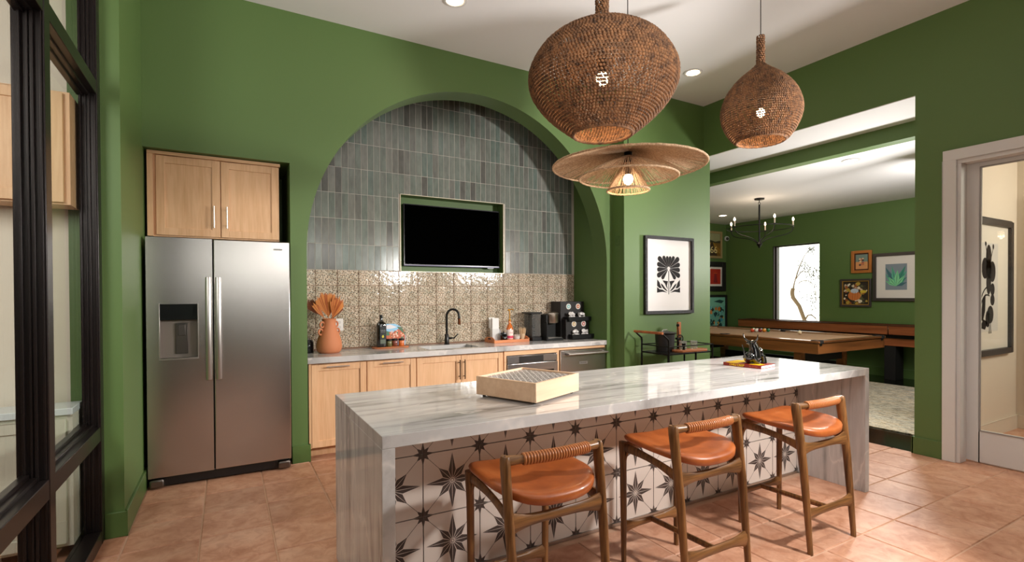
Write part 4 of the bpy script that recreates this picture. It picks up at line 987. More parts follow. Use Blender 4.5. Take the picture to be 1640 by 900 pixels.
# ================================================================== PENDANTS
def woven(t, prof, nrow, st_w=.0155, rr=.0078, mats=ROPE):
    """rows of leaning rope stitches following the profile (list of (r,z))"""
    L = [0]
    for a, b in zip(prof, prof[1:]): L.append(L[-1]+math.hypot(b[0]-a[0], b[1]-a[1]))
    def at(s):
        for i in range(len(L)-1):
            if s <= L[i+1]+1e-9:
                u = (s-L[i])/(L[i+1]-L[i]); a, b = prof[i], prof[i+1]; return a[0]+(b[0]-a[0])*u, a[1]+(b[1]-a[1])*u, (b[0]-a[0])/(L[i+1]-L[i]), (b[1]-a[1])/(L[i+1]-L[i])
        a, b = prof[-2], prof[-1]; l = L[-1]-L[-2]; return b[0], b[1], (b[0]-a[0])/l, (b[1]-a[1])/l
    g = G(); rn = random.Random(1)
    ring = [(0, 0)]
    base_v = []; nu, nv = 5, 3
    for k in range(nrow):
        r, z, dr, dz = at(L[-1]*(k+.5)/nrow); n = max(8, int(2*PI*r/st_w)); hgt = L[-1]/nrow
        lean = .55
        for j in range(n):
            a = 2*PI*(j+.5*(k % 2)+rn.uniform(-.12, .12))/n
            ct, sn = math.cos(a), math.sin(a); tan = Vector((-sn, ct, 0)); mer = Vector((dr*ct, dr*sn, dz)); nor = tan.cross(mer)
            c = Vector((r*ct, r*sn, z))+nor*rn.uniform(-.001, .001)
            d = (tan*math.cos(lean)+mer*math.sin(lean)).normalized(); e = nor.cross(d).normalized()
            la, lb, lc = st_w*.80, hgt*.44, rr*.95
            vs = [c-d*la, c+d*la]; 
            for q in range(4):
                an = PI/2*q+PI/4; vs.append(c+e*lb*math.cos(an)*1.3+nor*lc*math.sin(an)*1.3)
            g.add(vs, [(0, 3, 2), (0, 4, 3), (0, 5, 4), (0, 2, 5), (1, 2, 3), (1, 3, 4), (1, 4, 5), (1, 5, 2)])
    me = bpy.data.meshes.new('woven_shade'); me.from_pydata(g.v, [], g.f); me.materials.append(mats); me.shade_smooth()
    o = bpy.data.objects.new('woven_shade', me); C.objects.link(o); o.parent = t; return o
def bulb(t, z, r=.03, power=6, loc=None):
    g = G(); g.sph((0, 0, z), (r, r, r*1.15), 16, 12); g.out('bulb', BULB, t)
    g = G(); g.cyl((0, 0, z+r*.9), (0, 0, z+r*.9+.07), .02, n=14); g.out('lamp_holder', BLACK, t)
def cord(t, z0, z1):
    g = G(); g.cyl((0, 0, z0), (0, 0, z1), .0032, n=8); g.out('cord', BLACK, t)
    g = G(); g.lathe([(0, z1-.028), (.055, z1-.028), (.062, z1-.02), (.062, z1), (0, z1)], n=28); g.out('canopy', BLACK, t)
def sm(pts, n=6):
    o = []
    for i in range(len(pts)-1):
        p0 = pts[max(0, i-1)]; p1 = pts[i]; p2 = pts[i+1]; p3 = pts[min(len(pts)-1, i+2)]
        for k in range(n):
            u = k/n; o.append(tuple(.5*((2*p1[q])+(-p0[q]+p2[q])*u+(2*p0[q]-5*p1[q]+4*p2[q]-p3[q])*u*u+(-p0[q]+3*p1[q]-3*p2[q]+p3[q])*u**3) for q in (0, 1)))
    return o+[pts[-1]]
def basket(name_label, loc, prof, nrow, zb, lpow):
    t = thing('pendant_lamp', name_label, 'pendant lamp', loc)
    woven(t, prof, nrow)
    r0 = prof[-1][0]; g = G(); N_ = 90
    g.tube([((r0+.001)*math.cos(2*PI*i/N_), (r0+.001)*math.sin(2*PI*i/N_), prof[-1][1]-.002+.0012*math.sin(i*2.1)) for i in range(N_)], .0075, 7, closed=True); g.out('rim', ROPE, t)
    g = G(); zc = CEIL-loc[2]; bulb(t, zb); cord(t, zb+.1, zc)
    l = lamp('pendant_light', 'POINT', (loc[0], loc[1], loc[2]+zb-.05), lpow*2.6, (1, .74, .48), .03)
    return t
pf = sm([(.028, .66), (.028, .60), (.034, .552), (.10, .515), (.20, .475), (.29, .410), (.345, .325), (.357, .265), (.345, .205), (.30, .135), (.235, .07), (.165, .015), (.142, .0)])
basket('largest round woven seagrass pendant nearest the camera', (1.612, 1.95, 2.172), pf, 62, .27, 3)
pf = sm([(.024, .785), (.024, .60), (.030, .555), (.10, .50), (.20, .42), (.270, .30), (.285, .22), (.270, .15), (.235, .06), (.218, .0)])
k_ = .80
pf = sm([(.024, .785), (.026, .60), (.034, .565), (.075, .525), (.16, .455), (.235, .36), (.273, .255), (.272, .17), (.240, .085), (.195, .02), (.168, .0)])
basket('smaller bottle-necked woven seagrass pendant at the right', (3.50, 2.40, 2.535), pf, 58, .21, 2.5)
# disc pendant of radial cords
t = thing('disc_pendant', 'wide three-tiered jute cord disc pendant between the two baskets', 'pendant lamp', (2.278, 2.5, 2.05))
def tier(r0, z0, r1, z1, n, nm, sagz=.0, w=.0028):
    g = G(); rn = random.Random(int(r1*1000))
    for k in range(n):
        a = 2*PI*(k+rn.uniform(-.2, .2))/n; b = a+rn.uniform(-.012, .012)
        g.tube([(r0*math.cos(a), r0*math.sin(a), z0), ((r0+r1)/2*math.cos((a+b)/2), (r0+r1)/2*math.sin((a+b)/2), (z0+z1)/2+sagz), (r1*math.cos(b), r1*math.sin(b), z1)], w, 4)
    g.out(nm, JUTE, t)
    q = G(); N_ = 96
    q.tube([(r1*math.cos(2*PI*i/N_), r1*math.sin(2*PI*i/N_), z1+.001*math.sin(i*2.3)) for i in range(N_)], .0065, 7, closed=True); q.out('rim_ring', JUTE, t)
tier(.020, .262, .487, .168, 260, 'upper_tier', .018, .0024); tier(.024, .235, .315, .095, 130, 'middle_tier', .012, .0024); tier(.028, .19, .134, .012, 64, 'lower_tier', 0, .0024)
q = G(); q.lathe([(0, .268), (.022, .268), (.026, .26), (.026, .14), (.02, .14)], n=24); q.out('hub', BLACK, t)
bulb(t, .085, .032); cord(t, .17, CEIL-2.05); lamp('pendant_light', 'POINT', (2.278, 2.5, 2.05+.04), 2.5, (1, .76, .5), .03)
# ================================================================== DRINKS CART
t = thing('drinks_cart', 'black metal drinks cart with wooden handle against the picture wall', 'cart', (4.06, 3.84, 0))
CL, CDp, SZ = .68, .40, .755
g = G(); g.box(-.01, 0, SZ-.016, CL, CDp, SZ); g.out('upper_shelf', BLACK, t, bev=.002)
g = G(); g.box(-.01, 0, .24, CL, CDp, .256); g.out('lower_shelf', BLACK, t, bev=.002)
for x in (0, CL-.27, CL):
    for y in (0, CDp):
        q = G(); q.cyl((x, y, .06 if x != CL-.27 else .256), (x, y, (SZ+.13 if x == 0 else SZ+.08) if x != CL-.27 else SZ), .010, n=10); q.out('post', BLACK, t)
for z in (SZ+.075,):
    for y in (0, CDp): q = G(); q.cyl((0, y, z), (CL, y, z), .0065, n=8); q.out('guard_rail', BLACK, t)
    for x in (0, CL): q = G(); q.cyl((x, 0, z), (x, CDp, z), .0065, n=8); q.out('guard_rail', BLACK, t)
for y in (0, CDp): q = G(); q.tube([(0, y, SZ+.12), (-.005, y, SZ+.15), (-.07, y, SZ+.20), (-.10, y, SZ+.225)], .010, 10); q.out('handle_arm', BLACK, t)
q = G(); q.cyl((-.10, -.01, SZ+.225), (-.10, CDp+.01, SZ+.225), .014, n=14); q.out('handle_bar', BOARD, t)
for x in (0, CL):
    for y in (0, CDp): q = G(); q.cyl((x, y-.012, .03), (x, y+.012, .03), .03, n=20); q.out('caster', RUBBER, t)
t = thing('ice_bucket', 'tall black lidded ice bucket on the drinks cart', 'bucket', (4.275, 4.10, SZ))
g = G(); g.lathe([(0, 0), (.095, 0), (.108, .19), (.1, .195), (0, .195)], n=32); g.out('body', mat('black_leather', sr(34, 30, 30), .5), t)
g = G(); g.lathe([(0, .195), (.125, .195), (.128, .205), (.09, .215), (.03, .222), (0, .222)], n=32); g.out('lid', BLACK, t)
g = G(); g.tube([(-.05, 0, .215), (-.03, 0, .235), (.03, 0, .235), (.05, 0, .215)], .006, 8); g.out('lid_handle', CHROME, t)
t = thing('hand_juicer', 'small black cast wheel grinder with ball lever on the cart', 'grinder', (4.46, 4.08, SZ))
g = G(); g.lathe([(0, 0), (.05, 0), (.05, .01), (.012, .02), (.012, .12)], n=20); g.out('base', BLACK, t)
g = G(); 
g.tube([(.045*math.cos(a), -.03, .13+.045*math.sin(a)) for a in [2*PI*k/24 for k in range(24)]], .006, 8, closed=True)
for k in range(4): a = PI/4*k; g.cyl((.045*math.cos(a), -.03, .13+.045*math.sin(a)), (-.045*math.cos(a), -.03, .13-.045*math.sin(a)), .004, n=6)
g.cyl((0, -.035, .13), (0, .03, .13), .012, n=12); g.out('wheel', BLACK, t)
g = G(); g.cyl((-.02, -.03, .165), (-.035, -.03, .275), .0045, n=8); g.sph((-.035, -.03, .285), .018, 14, 10); g.out('lever', BLACK, t)
t = thing('leaning_board', 'narrow upright wooden board behind the grinder on the cart', 'board', (4.60, 4.20, SZ))
g = G(); g.box(-.02, -.012, 0, .03, .012, .31); g.out('board', BOARD, t, bev=.004)
t = tag(G().prism([(-.20, -.08), (.16, -.10), (.24, -.04), (.24, .04), (.16, .09), (-.20, .08), (-.24, 0)], 0, .022, 'z').out('cutting_board', BOARD, None, (4.49, 3.94, SZ), bev=.004), 'live-edge wooden cutting board under the glasses on the cart', 'board')
for i, (x, y, lb) in enumerate(((4.42, 3.97, 'clear cut-glass tumbler on the left of the cart board'), (4.58, 3.96, 'clear cut-glass tumbler on the right of the cart board'))):
    t = thing('tumbler', lb, 'glass', (x, y, SZ+.0222), group='tumblers on the drinks cart')
    g = G(); g.lathe([(0, 0), (.036, 0), (.041, .09), (.0385, .09), (.034, .012), (0, .012)], n=20); g.out('glass', GLASS, t, smooth=20)
t = thing('jigger', 'small dark metal jigger beside the ice bucket', 'jigger', (4.385, 3.93, SZ)); g = G(); g.lathe([(0, 0), (.022, 0), (.010, .04), (.024, .09), (.021, .09), (0, .045)], n=20); g.out('cup', BLACK, t)
# ================================================================== GAME ROOM
PX0, PX1, PY0, PY1, PZ = 6.46, 8.12, 3.64, 6.50, .79
t = thing('pool_table', 'acacia pool table with tan cloth in the game room', 'pool table', ((PX0+PX1)/2, (PY0+PY1)/2, 0))
hx, hy = (PX1-PX0)/2, (PY1-PY0)/2
CLOTH = mat('tan_cloth', sr(164, 130, 98), .95)
g = G(); g.box(-hx+.11, -hy+.11, PZ-.10, hx-.11, hy-.11, PZ-.022); g.out('bed_cloth', CLOTH, t)
for s in (-1, 1):
    q = G(); q.box(s*hx-(.12 if s > 0 else 0), -hy, PZ-.028, s*hx+(.12 if s < 0 else 0), hy, PZ); q.out('top_rail', POOLWOOD, t, bev=.004)
    q = G(); q.box(-hx+.12, s*hy-(.12 if s > 0 else 0), PZ-.028, hx-.12, s*hy+(.12 if s < 0 else 0), PZ); q.out('top_rail', POOLWOODX, t, bev=.004)
    for a, b in ((-hy+.17, -.06), (.06, hy-.17)): q = G(); x = s*(hx-.12); q.prism([(a, PZ-.03), (b, PZ-.03), (b, PZ-.001), (a, PZ-.001)], x, x-s*.05, 'x'); q.out('cushion', CLOTH, t)
    q = G(); y = s*(hy-.12); q.box(-hx+.17, min(y, y-s*.05), PZ-.03, hx-.17, max(y, y-s*.05), PZ-.001); q.out('cushion', CLOTH, t)
    q = G(); q.box(s*hx*.985-(.035 if s > 0 else 0), -hy+.012, PZ-.165, s*hx*.985+(.035 if s < 0 else 0), hy-.012, PZ-.034); q.out('apron', POOLWOOD, t, bev=.003)
    q = G(); q.box(-hx+.05, s*hy*.99-(.035 if s > 0 else 0), PZ-.165, hx-.05, s*hy*.99+(.035 if s < 0 else 0), PZ-.034); q.out('apron', POOLWOODX, t, bev=.003)
    for yy in (-hy+.06, 0, hy-.06):
        q = G(); q.lathe([(0, PZ-.06), (.055, PZ-.06), (.062, PZ+.006), (.072, PZ+.007), (.074, PZ-.03)], c=(s*(hx-.075), yy, 0), n=20); q.out('pocket', RUBBER, t)
g = G(); g.box(-hx+.04, -hy+.04, PZ-.15, hx-.04, hy-.04, PZ-.10); g.out('slate_frame', BLACK_AND_GAP, t)
for sx in (-1, 1):
    for sy in (-1, 1):
        q = G(); q.box(sx*.52-.05, sy*1.0-.05, .0142, sx*.52+.05, sy*1.0+.05, PZ-.15); q.out('leg', POOLWOOD, t, bev=.004)
    q = G(); q.box(sx*.52-.03, -.95, .28, sx*.52+.03, .95, .40); q.out('stretcher', BLACK_AND_GAP, t)
for sy in (-1, 1): q = G(); q.box(-.47, sy*1.0-.03, .45, .47, sy*1.0+.03, PZ-.15); q.out('cross_beam', BLACK_AND_GAP, t)
bc = [sr(232, 80, 50), sr(230, 190, 60), sr(230, 226, 220), sr(32, 50, 120), sr(140, 26, 26), sr(90, 40, 100), sr(236, 150, 40), sr(16, 120, 76), sr(20, 20, 20), sr(120, 24, 30)]
bn = ['red', 'yellow', 'white', 'blue', 'maroon', 'purple', 'orange', 'green', 'black', 'dark red']
bms = []
for i, c in enumerate(bc):
    q = G(); q.sph((0, 0, 0), .0285, 20, 14); bms.append(q.mesh('ball', mat('ball_'+bn[i].replace(' ', '_'), c, .08, Coat_Weight=1.0), 60))
order = [0, 2, 3, 5, 4, 4, 0, 8, 6, 1, 6, 9, 7, 3, 1]; i = 0
near = ['red', 'white', 'maroon', 'orange', 'green']
frontline = [0, 2, 4, 6, 7]
# triangle with its flat row nearest the camera corner
dirx = Vector((.88, -.47, 0)); diry = Vector((.47, .88, 0)); c0 = Vector((7.60, 5.22, PZ-.022+.0287))
for r in range(5):
    for k in range(5-r):
        col = frontline[k] if r == 0 else order[i]; i += 1
        p = c0+dirx*(k-(4-r)/2)*.0665+diry*r*.0576
        o = bpy.data.objects.new('pool_ball', bms[col]); C.objects.link(o); o.location = p
        nm = ['front row', 'second row', 'third row', 'fourth row', 'back point'][r]; pos = ['left end', 'second', 'third', 'fourth', 'right end'][k]
        tag(o, bn[col]+' pool ball of the rack, '+nm+', '+pos+' from the left' if pos not in ('left end', 'right end') else bn[col]+' pool ball at the '+pos+' of the '+nm+' of the rack', 'pool ball', 'racked balls on the pool table')
q = G(); q.sph((0, 0, 0), .0305, 20, 14); o = q.out('pool_ball', mat('ball_cue', sr(240, 222, 190), .08, Coat_Weight=1.0), None, (7.66, 4.60, PZ-.022+.0307), smooth=60); tag(o, 'ivory cue ball alone on the tan cloth', 'pool ball')
# shuffleboard
t = thing('shuffleboard_table', 'long red-brown shuffleboard table along the far wall', 'shuffleboard table', (9.28, 4.6, 0))
yl, yr = 2.20, -2.2
for a, b in ((yr, -.52), (-.50, yl)):
    q = G(); q.box(-.10, a, .735, -.06, b, .872); q.out('side_board', SHUFWOOD, t, bev=.003)
q = G(); q.box(.30, yr, .735, .34, yl, .872); q.out('side_board', SHUFWOOD, t, bev=.003)
q = G(); q.box(-.105, yr, .872, -.055, yl, .886); q.box(.295, yr, .872, .345, yl, .886); q.box(-.055, yl-.04, .872, .295, yl, .886); q.out('top_trim', mat('dark_trim_wood', sr(70, 38, 24), .35), t, bev=.002)
q = G(); q.box(-.06, yl-.04, .735, .30, yl-.001, .872); q.out('end_board', SHUFWOOD, t)
q = G(); q.box(-.04, yr, .76, .28, yl-.06, .82); q.out('playfield', MAPLE, t)
q = G(); q.box(-.02, yr, .55, .02, 1.2, .675); q.box(.22, yr, .55, .26, 1.2, .675); q.out('lower_beam', SHUFWOOD, t, bev=.003)
q = G(); q.box(-.03, yr+.02, .675, .27, 1.6, .735); q.out('gap_shade_block', BLACK_AND_GAP, t)  # dark block stands in for the shaded gap above the lower beam
for y in (-1.9, -.5, .95): q = G(); q.box(-.01, y-.08, .0022, .25, y+.08, .56); q.out('leg', BLACK_AND_GAP, t, bev=.004)
# rug
RUG = mat('abstract_rug', sr(150, 140, 120), .95); nt, ns, ls, b = nodes(RUG)
v = coords(ns, ls, (2.6, .8, 1), (0, 0, .35)); n1 = noise(ns, ls, v, 2.4, 9, .85, .6); n2 = noise(ns, ls, coords(ns, ls, (3, 1, 1), (0, 0, .35)), 11, 6, .9)
c1 = ramp(ns, ls, n1, [(.36, sr(52, 56, 56)), (.42, sr(120, 124, 118)), (.46, sr(214, 200, 176)), (.50, sr(96, 100, 98)), (.53, sr(206, 168, 104)), (.57, sr(216, 206, 186)), (.63, sr(70, 74, 74))])
c2 = ramp(ns, ls, n2, [(.43, sr(22, 22, 22)), (.52, sr(245, 235, 215))]); ls.new(mix(ns, ls, .5, c1, c2), b.inputs['Base Color']); bump(ns, ls, b, n2, .004, .6)
g = G(); g.box(5.815, 2.15, .0022, 8.75, 6.9, .014); tag(g.out('area_rug', RUG, None, bev=.004), 'mottled grey and cream rug under the pool table', 'rug')
# chandelier
t = thing('chandelier', 'black ring chandelier with five candle bulbs over the pool table', 'chandelier', (7.49, 5.16, 2.93))
g = G(); g.lathe([(0, 0), (.075, 0), (.075, -.018), (.02, -.028), (0, -.028)], n=28); g.out('ceiling_canopy', BLACK, t)
g = G(); g.cyl((0, 0, -.02), (0, 0, -.06), .006, n=8); g.tube([(.022*math.cos(a), 0, -.08+.022*math.sin(a)) for a in [2*PI*k/14 for k in range(14)]], .005, 6, closed=True); g.out('chain_link', BLACK, t)
g = G(); g.cyl((0, 0, -.10), (0, 0, -.70), .013, n=12); g.lathe([(0, -.805), (.012, -.79), (.02, -.77), (.045, -.735), (.03, -.715), (.013, -.70)], n=18); g.out('stem', BLACK, t)
RC = .485; RZ = -.475
g = G(); g.tube([(RC*math.cos(a), RC*math.sin(a), RZ) for a in [2*PI*k/64 for k in range(64)]], (.0065), 8, closed=True); g.out('ring', BLACK, t)
CAN = mat('candle_sleeve', sr(206, 190, 170), .5)
for k in range(5):
    a = math.radians(150+72*k+18); c, s = math.cos(a), math.sin(a)
    q = G(); q.tube(bez((.015*c, .015*s, -.73), (.16*c, .16*s, -.56), (RC*c, RC*s, -.66), (RC*c, RC*s, RZ), 12), .0065, 8); q.lathe([(0, 0), (.016, .0), (.024, .012), (0, .014)], c=(RC*c, RC*s, RZ), n=14); q.out('arm', BLACK, t)
    q = G(); q.cyl((RC*c, RC*s, RZ+.01), (RC*c, RC*s, RZ+.095), .0105, n=12); cs = q.out('candle_sleeve', CAN, t)
    q = G(); q.lathe([(0, .095), (.010, .098), (.0165, .118), (.010, .14), (0, .155)], c=(RC*c, RC*s, RZ), n=14); q.out('candle_bulb', BULB, cs)
lamp('chandelier_light', 'POINT', (7.49, 5.16, 2.60), 7, (1, .8, .58), .25)
# security camera
t = thing('security_camera', 'small white security camera at the corner beside the pictures', 'camera', (9.60, 7.40, 2.62))
g = G(); g.sph((0, 0, 0), .055, 18, 12); g.out('dome', mat('cam_white', sr(220, 220, 220), .3), t)
g = G(); g.sph((-.02, -.035, -.005), .034, 14, 10); g.out('lens', BLACKP, t)
g = G(); g.cyl((0, 0, 0), (.03, .04, .02), .03, n=14); g.out('mount', bpy.data.materials['cam_white'], t)
# ---- pictures: helper builds in local (u right, v up), mapped onto wall
def pic(name, lb, org, face, w, h, fw_, fmat, draw, matmat=None, mw=0, liner=None):
    """face 'y': wall facing -y ; 'x': wall facing -x (u runs toward -y)"""
    rz = 0 if face == 'y' else -PI/2
    t = thing(name, lb, 'picture', org, rz); t.rotation_euler = (0, 0, rz)
    g = G(); frame(g, w, h, fw_, .035); g.out('frame', fmat, t, bev=.003)
    if liner: g = G(); frame(g, w-2*fw_, h-2*fw_, .012, .028); g.out('inner_liner', liner, t)
    if mw:
        g = G(); g.box(-w/2+fw_, -.010, -h/2+fw_, w/2-fw_, -.004, h/2-fw_); g.out('mount_board', matmat, t)
    g = G(); iw, ih = w-2*fw_-2*mw, h-2*fw_-2*mw; ms = draw(g, iw, ih); g.out('print', ms, t, smooth=0, flatshape=True)
    return t
def R4(g, x0, z0, x1, z1, m, y): g.add([(x0, y, z0), (x1, y, z0), (x1, y, z1), (x0, y, z1)], [(0, 1, 2, 3)], m)
def PL(g, pts, m, y): g.add([(p[0], y, p[1]) for p in pts], [tuple(range(len(pts)))], m)
pm = {}
def PM(r, g_, b_):
    k = (r, g_, b_)
    if k not in pm: pm[k] = mat('paint_%d_%d_%d' % k, sr(*k), .5)
    return pm[k]
def d_road(g, w, h):
    R4(g, -w/2, -h/2, w/2, h/2, 0, -.012); R4(g, -w/2, .12*h, w/2, h/2, 1, -.0125); PL(g, [(-w/2, .10*h), (-.1*w, .2*h), (.2*w, .14*h), (w/2, .2*h), (w/2, .08*h), (-w/2, .08*h)], 2, -.013)
    for k in range(9):
        a = -1+2*k/8
        PL(g, [(a*.06*w, .10*h), (a*.08*w, .10*h), (a*w*.62+.02*w, -.36*h), (a*w*.62-.02*w, -.36*h)], 3, -.0135)
    PL(g, [(-.04*w, .1*h), (.04*w, .1*h), (.33*w, -h/2), (-.33*w, -h/2)], 4, -.014)
    text_geo(g, '66', .42*h, lambda x, y, z: (x*1.15+.10*w, -.0145-z, -.24*h+y), 5)
    return [PM(120, 86, 30), PM(150, 150, 110), PM(60, 56, 30), PM(184, 140, 40), PM(60, 44, 24), PM(232, 214, 150)]
def d_red(g, w, h):
    R4(g, -w/2, -h/2, w/2, h/2, 0, -.012); PL(g, circ(0, .15*h, .12*w, 14), 1, -.0125); PL(g, [(-.1*w, .1*h), (.1*w, .1*h), (.2*w, -.4*h), (-.2*w, -.4*h)], 1, -.0126); PL(g, circ(0, .22*h, .2*w, 14, .03*h), 2, -.0127); return [PM(176, 40, 22), PM(130, 26, 30), PM(200, 84, 30)]
def d_blob(seed, cols, n, bg):
    def f(g, w, h):
        rn = random.Random(seed); R4(g, -w/2, -h/2, w/2, h/2, 0, -.012)
        for i in range(n):
            x = rn.uniform(-.42, .42)*w; z = rn.uniform(-.45, .40)*h; r = rn.uniform(.03, .09)*w
            k = 1+rn.randrange(len(cols)); PL(g, [(max(-w/2, min(w/2, x+r*rn.uniform(.6, 1.2)*math.cos(a))), max(-h/2, min(h/2, z+r*rn.uniform(.6, 1.2)*math.sin(a)))) for a in [2*PI*j/9 for j in range(9)]], k, -.0125-.00001*i)
        return [PM(*bg)]+[PM(*c) for c in cols]
    return f
def d_sea(g, w, h):
    ms = d_blob(4, [(60, 150, 170), (20, 60, 60), (120, 190, 180), (200, 120, 50), (30, 40, 30), (220, 170, 60)], 90, (110, 170, 150))(g, w, h)
    R4(g, -w/2, .22*h, w/2, h/2, len(ms), -.0145); PL(g, [(-.1*w, .36*h), (.2*w, .42*h), (.45*w, .38*h), (.3*w, .3*h)], 2, -.015); return ms+[PM(120, 184, 160)]
def d_flow(g, w, h):
    ms = d_blob(8, [(60, 50, 36), (206, 190, 160), (180, 150, 60), (150, 84, 40), (90, 90, 60), (226, 214, 190)], 80, (44, 34, 26))(g, w, h)
    PL(g, circ(-.05*w, -.12*h, .24*w, 20, .2*h), len(ms), -.014); PL(g, circ(-.04*w, .08*h, .15*w, 16, .1*h), len(ms)+1, -.0142); PL(g, circ(.28*w, .05*h, .12*w, 16, .06*h), len(ms)+2, -.0143)
    for a in (-.12, -.04, .05): PL(g, [(a*w, -.3*h), (a*w+.01*w, -.3*h), (a*w+.03*w, .04*h), (a*w+.015*w, .04*h)], len(ms)+3, -.0145)
    return ms+[PM(206, 120, 60), PM(190, 200, 210), PM(206, 180, 60), PM(160, 80, 40)]
def d_small(g, w, h):
    R4(g, -w/2, -h/2, w/2, h/2, 0, -.012); R4(g, -w/2, -h/2, w/2, 0, 1, -.0122)
    rn = random.Random(6)
    for i in range(16): x = rn.uniform(-.18, .18)*w; z = rn.uniform(-.35, .32)*h; PL(g, circ(x, z, .09*w, 8), 2+i % 4, -.0125-.00002*i)
    return [PM(120, 140, 130), PM(214, 150, 96), PM(230, 200, 160), PM(170, 96, 90), PM(60, 50, 60), PM(200, 120, 70)]
def d_agave(g, w, h):
    R4(g, -w/2, -h/2, w/2, h/2, 0, -.012)
    for i, (a, L_, wd, m) in enumerate([(-70, .62, .09, 1), (-50, .75, .11, 2), (60, .7, .1, 1), (42, .8, .11, 2), (-28, .85, .12, 3), (22, .85, .12, 1), (-10, .8, .11, 2), (5, .62, .12, 4), (75, .55, .09, 3), (-62, .45, .08, 4), (35, .5, .1, 4), (-35, .45, .1, 4)]):
        c, s = math.sin(math.radians(a)), math.cos(math.radians(a)); b0 = (0, -.36*h); tp = (max(-w/2, min(w/2, L_*h*c)), max(-h/2, min(h/2, -.36*h+L_*h*s)))
        md = ((b0[0]+tp[0])/2, (b0[1]+tp[1])/2); PL(g, [b0, (md[0]+s*wd*w, md[1]-c*wd*w), tp, (md[0]-s*wd*w, md[1]+c*wd*w)], m, -.0125-.0001*i)
        PL(g, [b0, (md[0]+s*.012*w, md[1]-c*.012*w), tp, (md[0]-s*.012*w, md[1]+c*.012*w)], 5, -.01255-.0001*i)
    return [PM(130, 140, 150), PM(60, 140, 116), PM(90, 170, 140), PM(70, 110, 120), PM(130, 206, 150), PM(40, 80, 86)]
GFR = mat('pale_gold_frame', sr(176, 150, 104), .4, .3); COPF = mat('copper_frame', sr(206, 128, 66), .35, .5); GUN = mat('gunmetal_frame', sr(84, 76, 74), .35, .5); BKF = mat('black_frame', sr(22, 18, 20), .4); GOLDL = mat('gold_liner', sr(206, 156, 70), .35, .6)
MB2 = PM(226, 218, 210)
pic('framed_painting', 'painting of a road marked 66 in pale gold frame, top of the column', (9.16, 7.44, 2.47), 'y', .62, .58, .045, GFR, d_road)
pic('framed_print', 'small red print with white mount in wide black frame', (9.27, 7.44, 1.78), 'y', .64, .64, .11, BKF, d_red, MB2, .045)
pic('framed_painting', 'blue and orange painting in black frame, lowest of the column', (9.27, 7.44, .99), 'y', .72, .78, .05, BKF, d_sea)
pic('framed_painting', 'small square picture in a copper frame above the flower painting', (9.64, 4.69, 1.945), 'x', .325, .385, .045, COPF, d_small, PM(70, 40, 24), .022)
pic('framed_painting', 'flower still life in dark frame with gold liner', (9.64, 4.785, 1.405), 'x', .50, .485, .032, GUN, d_flow, liner=GOLDL)
pic('framed_print', 'green agave print with white mount cut by the wall edge', (9.64, 4.17, 1.665), 'x', .68, .80, .05, GUN, d_agave, MB2, .135)
# office picture
t = thing('framed_print', 'large black framed butterfly flower print behind the glass door', 'picture', (6.30, 1.978, 1.44))
g = G(); frame(g, 1.06, 1.29, .055, .04); g.out('frame', BFR, t, bev=.003)
q = G()
for k in range(44): q.sph((.53, -.018, -.63+k*.0293), .014, 8, 6)
for k in range(36): q.sph((-.52+k*.0297, -.018, .648), .013, 8, 6)
q.out('beading', BFR, t)
g = G(); g.box(-.48, -.010, -.60, .48, -.004, .60); g.out('mount_board', PM(226, 220, 208), t); g = G(); g.box(-.30, -.0125, -.42, .22, -.0105, .42); g.out('paper', PM(208, 206, 202), t)
g = G(); yo = -.0135
def ep(poly): g.prism(poly, yo, yo+.001)
ep(circ(.0, .29, .062, 18, .115)); ep(circ(.0, .05, .055, 18, .12)); ep(circ(-.085, .18, .075, 18, .10)); ep(circ(.085, .15, .075, 18, .10)); ep(circ(0, .17, .06, 12, .1))
ep([(-.075, .40), (-.065, .40), (-.025, .27), (-.035, .27)]); ep(circ(-.07, .41, .018, 10, .022)); ep([(.10, .38), (.11, .38), (.045, .25), (.035, .25)]); ep(circ(.105, .39, .018, 10, .025))
ep([(-.23, .45), (-.20, .30), (-.195, .1), (-.215, -.06), (-.245, .1), (-.25, .3)])
def stemp(p, w=.007): 
    for a, b in zip(p, p[1:]):
        d = Vector((b[0]-a[0], b[1]-a[1])).normalized(); n_ = Vector((-d.y, d.x))*w; ep([(a[0]+n_.x, a[1]+n_.y), (b[0]+n_.x, b[1]+n_.y), (b[0]-n_.x, b[1]-n_.y), (a[0]-n_.x, a[1]-n_.y)])
stemp(bez((-.22, -.42), (-.23, -.1), (-.12, -.02), (-.04, -.0), 8)); stemp(bez((-.2, -.25), (-.16, -.10), (-.10, -.05), (.02, -.08), 8)); stemp([(-.225, .0), (-.22, -.42)])
ep(circ(.09, -.02, .05, 14, .06)); ep(circ(.09, -.12, .05, 14, .055)); ep(circ(.04, -.26, .075, 16, .085)); ep(circ(-.02, -.30, .05, 14, .08))
ep([(-.18, -.30), (-.14, -.13), (-.07, -.06), (-.08, -.22), (-.13, -.32)]); ep([(-.2, -.38), (-.12, -.30), (-.02, -.33), (-.08, -.40)])
stemp([(.03, -.28), (.06, -.44)], .005); stemp([(.01, -.28), (.02, -.44)], .005)
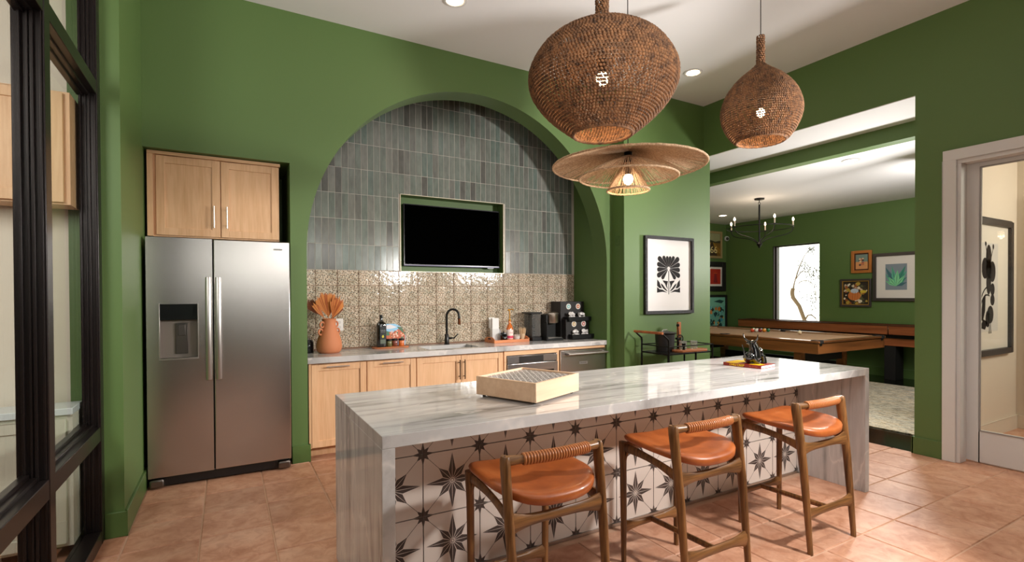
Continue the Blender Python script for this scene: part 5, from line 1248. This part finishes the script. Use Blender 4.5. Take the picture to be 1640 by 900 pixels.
g.out('flower_cutout', INK, t, smooth=0)
# ---- tree outside the far window
t = thing('garden_tree', 'crooked sparse-leaved tree outside the far window', 'tree', (12.6, 7.2, -.1))
BARK = mat('bark', sr(104, 84, 62), .9); LEAF = mat('leaves', sr(60, 58, 36), .8)
def W(y, z, dx=0): return (dx, y-7.2, z+.1)
g = G(); g.tube([W(7.30, -.1), W(7.36, .4), W(7.437, .717), W(7.58, 1.09), W(7.74, 1.30), W(7.765, 1.42), W(7.742, 1.54)], [.06, .052, .046, .048, .05, .05, .046], 10)
g.tube([W(7.742, 1.5), W(7.70, 1.70), W(7.63, 1.92), W(7.56, 2.12), W(7.45, 2.35), W(7.30, 2.52)], [.022, .014, .016, .010, .009, .006], 8)
g.tube([W(7.66, 1.78), W(7.58, 1.90), W(7.48, 1.98), W(7.34, 1.92), W(7.26, 1.80)], [.012, .010, .010, .008, .004], 7); g.tube([W(7.43, .75), W(7.36, .86), W(7.28, .88), W(7.2, .82), W(7.14, .74)], [.02, .018, .016, .012, .008], 7)
g.tube([W(7.60, 1.66), W(7.52, 1.72), W(7.36, 1.73), W(7.2, 1.6), W(7.16, 1.2)], [.010, .010, .009, .007, .004], 7)
g.out('trunk', BARK, t)
rn = random.Random(12); g = G()
for i in range(1300):
    y_, z_, r = rn.choice([(7.36, 2.0, .10), (7.28, 1.85, .09), (7.5, 2.1, .08), (7.22, 1.55, .12), (7.18, 1.25, .12), (7.22, 1.0, .10), (7.28, 2.5, .05), (7.3, 1.3, .12), (7.15, 1.9, .10)])
    p = Vector(W(y_+rn.gauss(0, r), z_+rn.gauss(0, r*1.1), rn.gauss(0, r))); R_ = Matrix.Rotation(rn.uniform(0, 6), 3, 'X') @ Matrix.Rotation(rn.uniform(0, 6), 3, 'Z'); s = rn.uniform(.016, .032)
    g.add([p+R_ @ Vector(v)*s for v in ((-1, 0, 0), (0, .5, 0), (1, 0, 0), (0, -.5, 0))], [(0, 1, 2, 3)])
g.out('foliage', LEAF, t, kind='stuff', smooth=0)
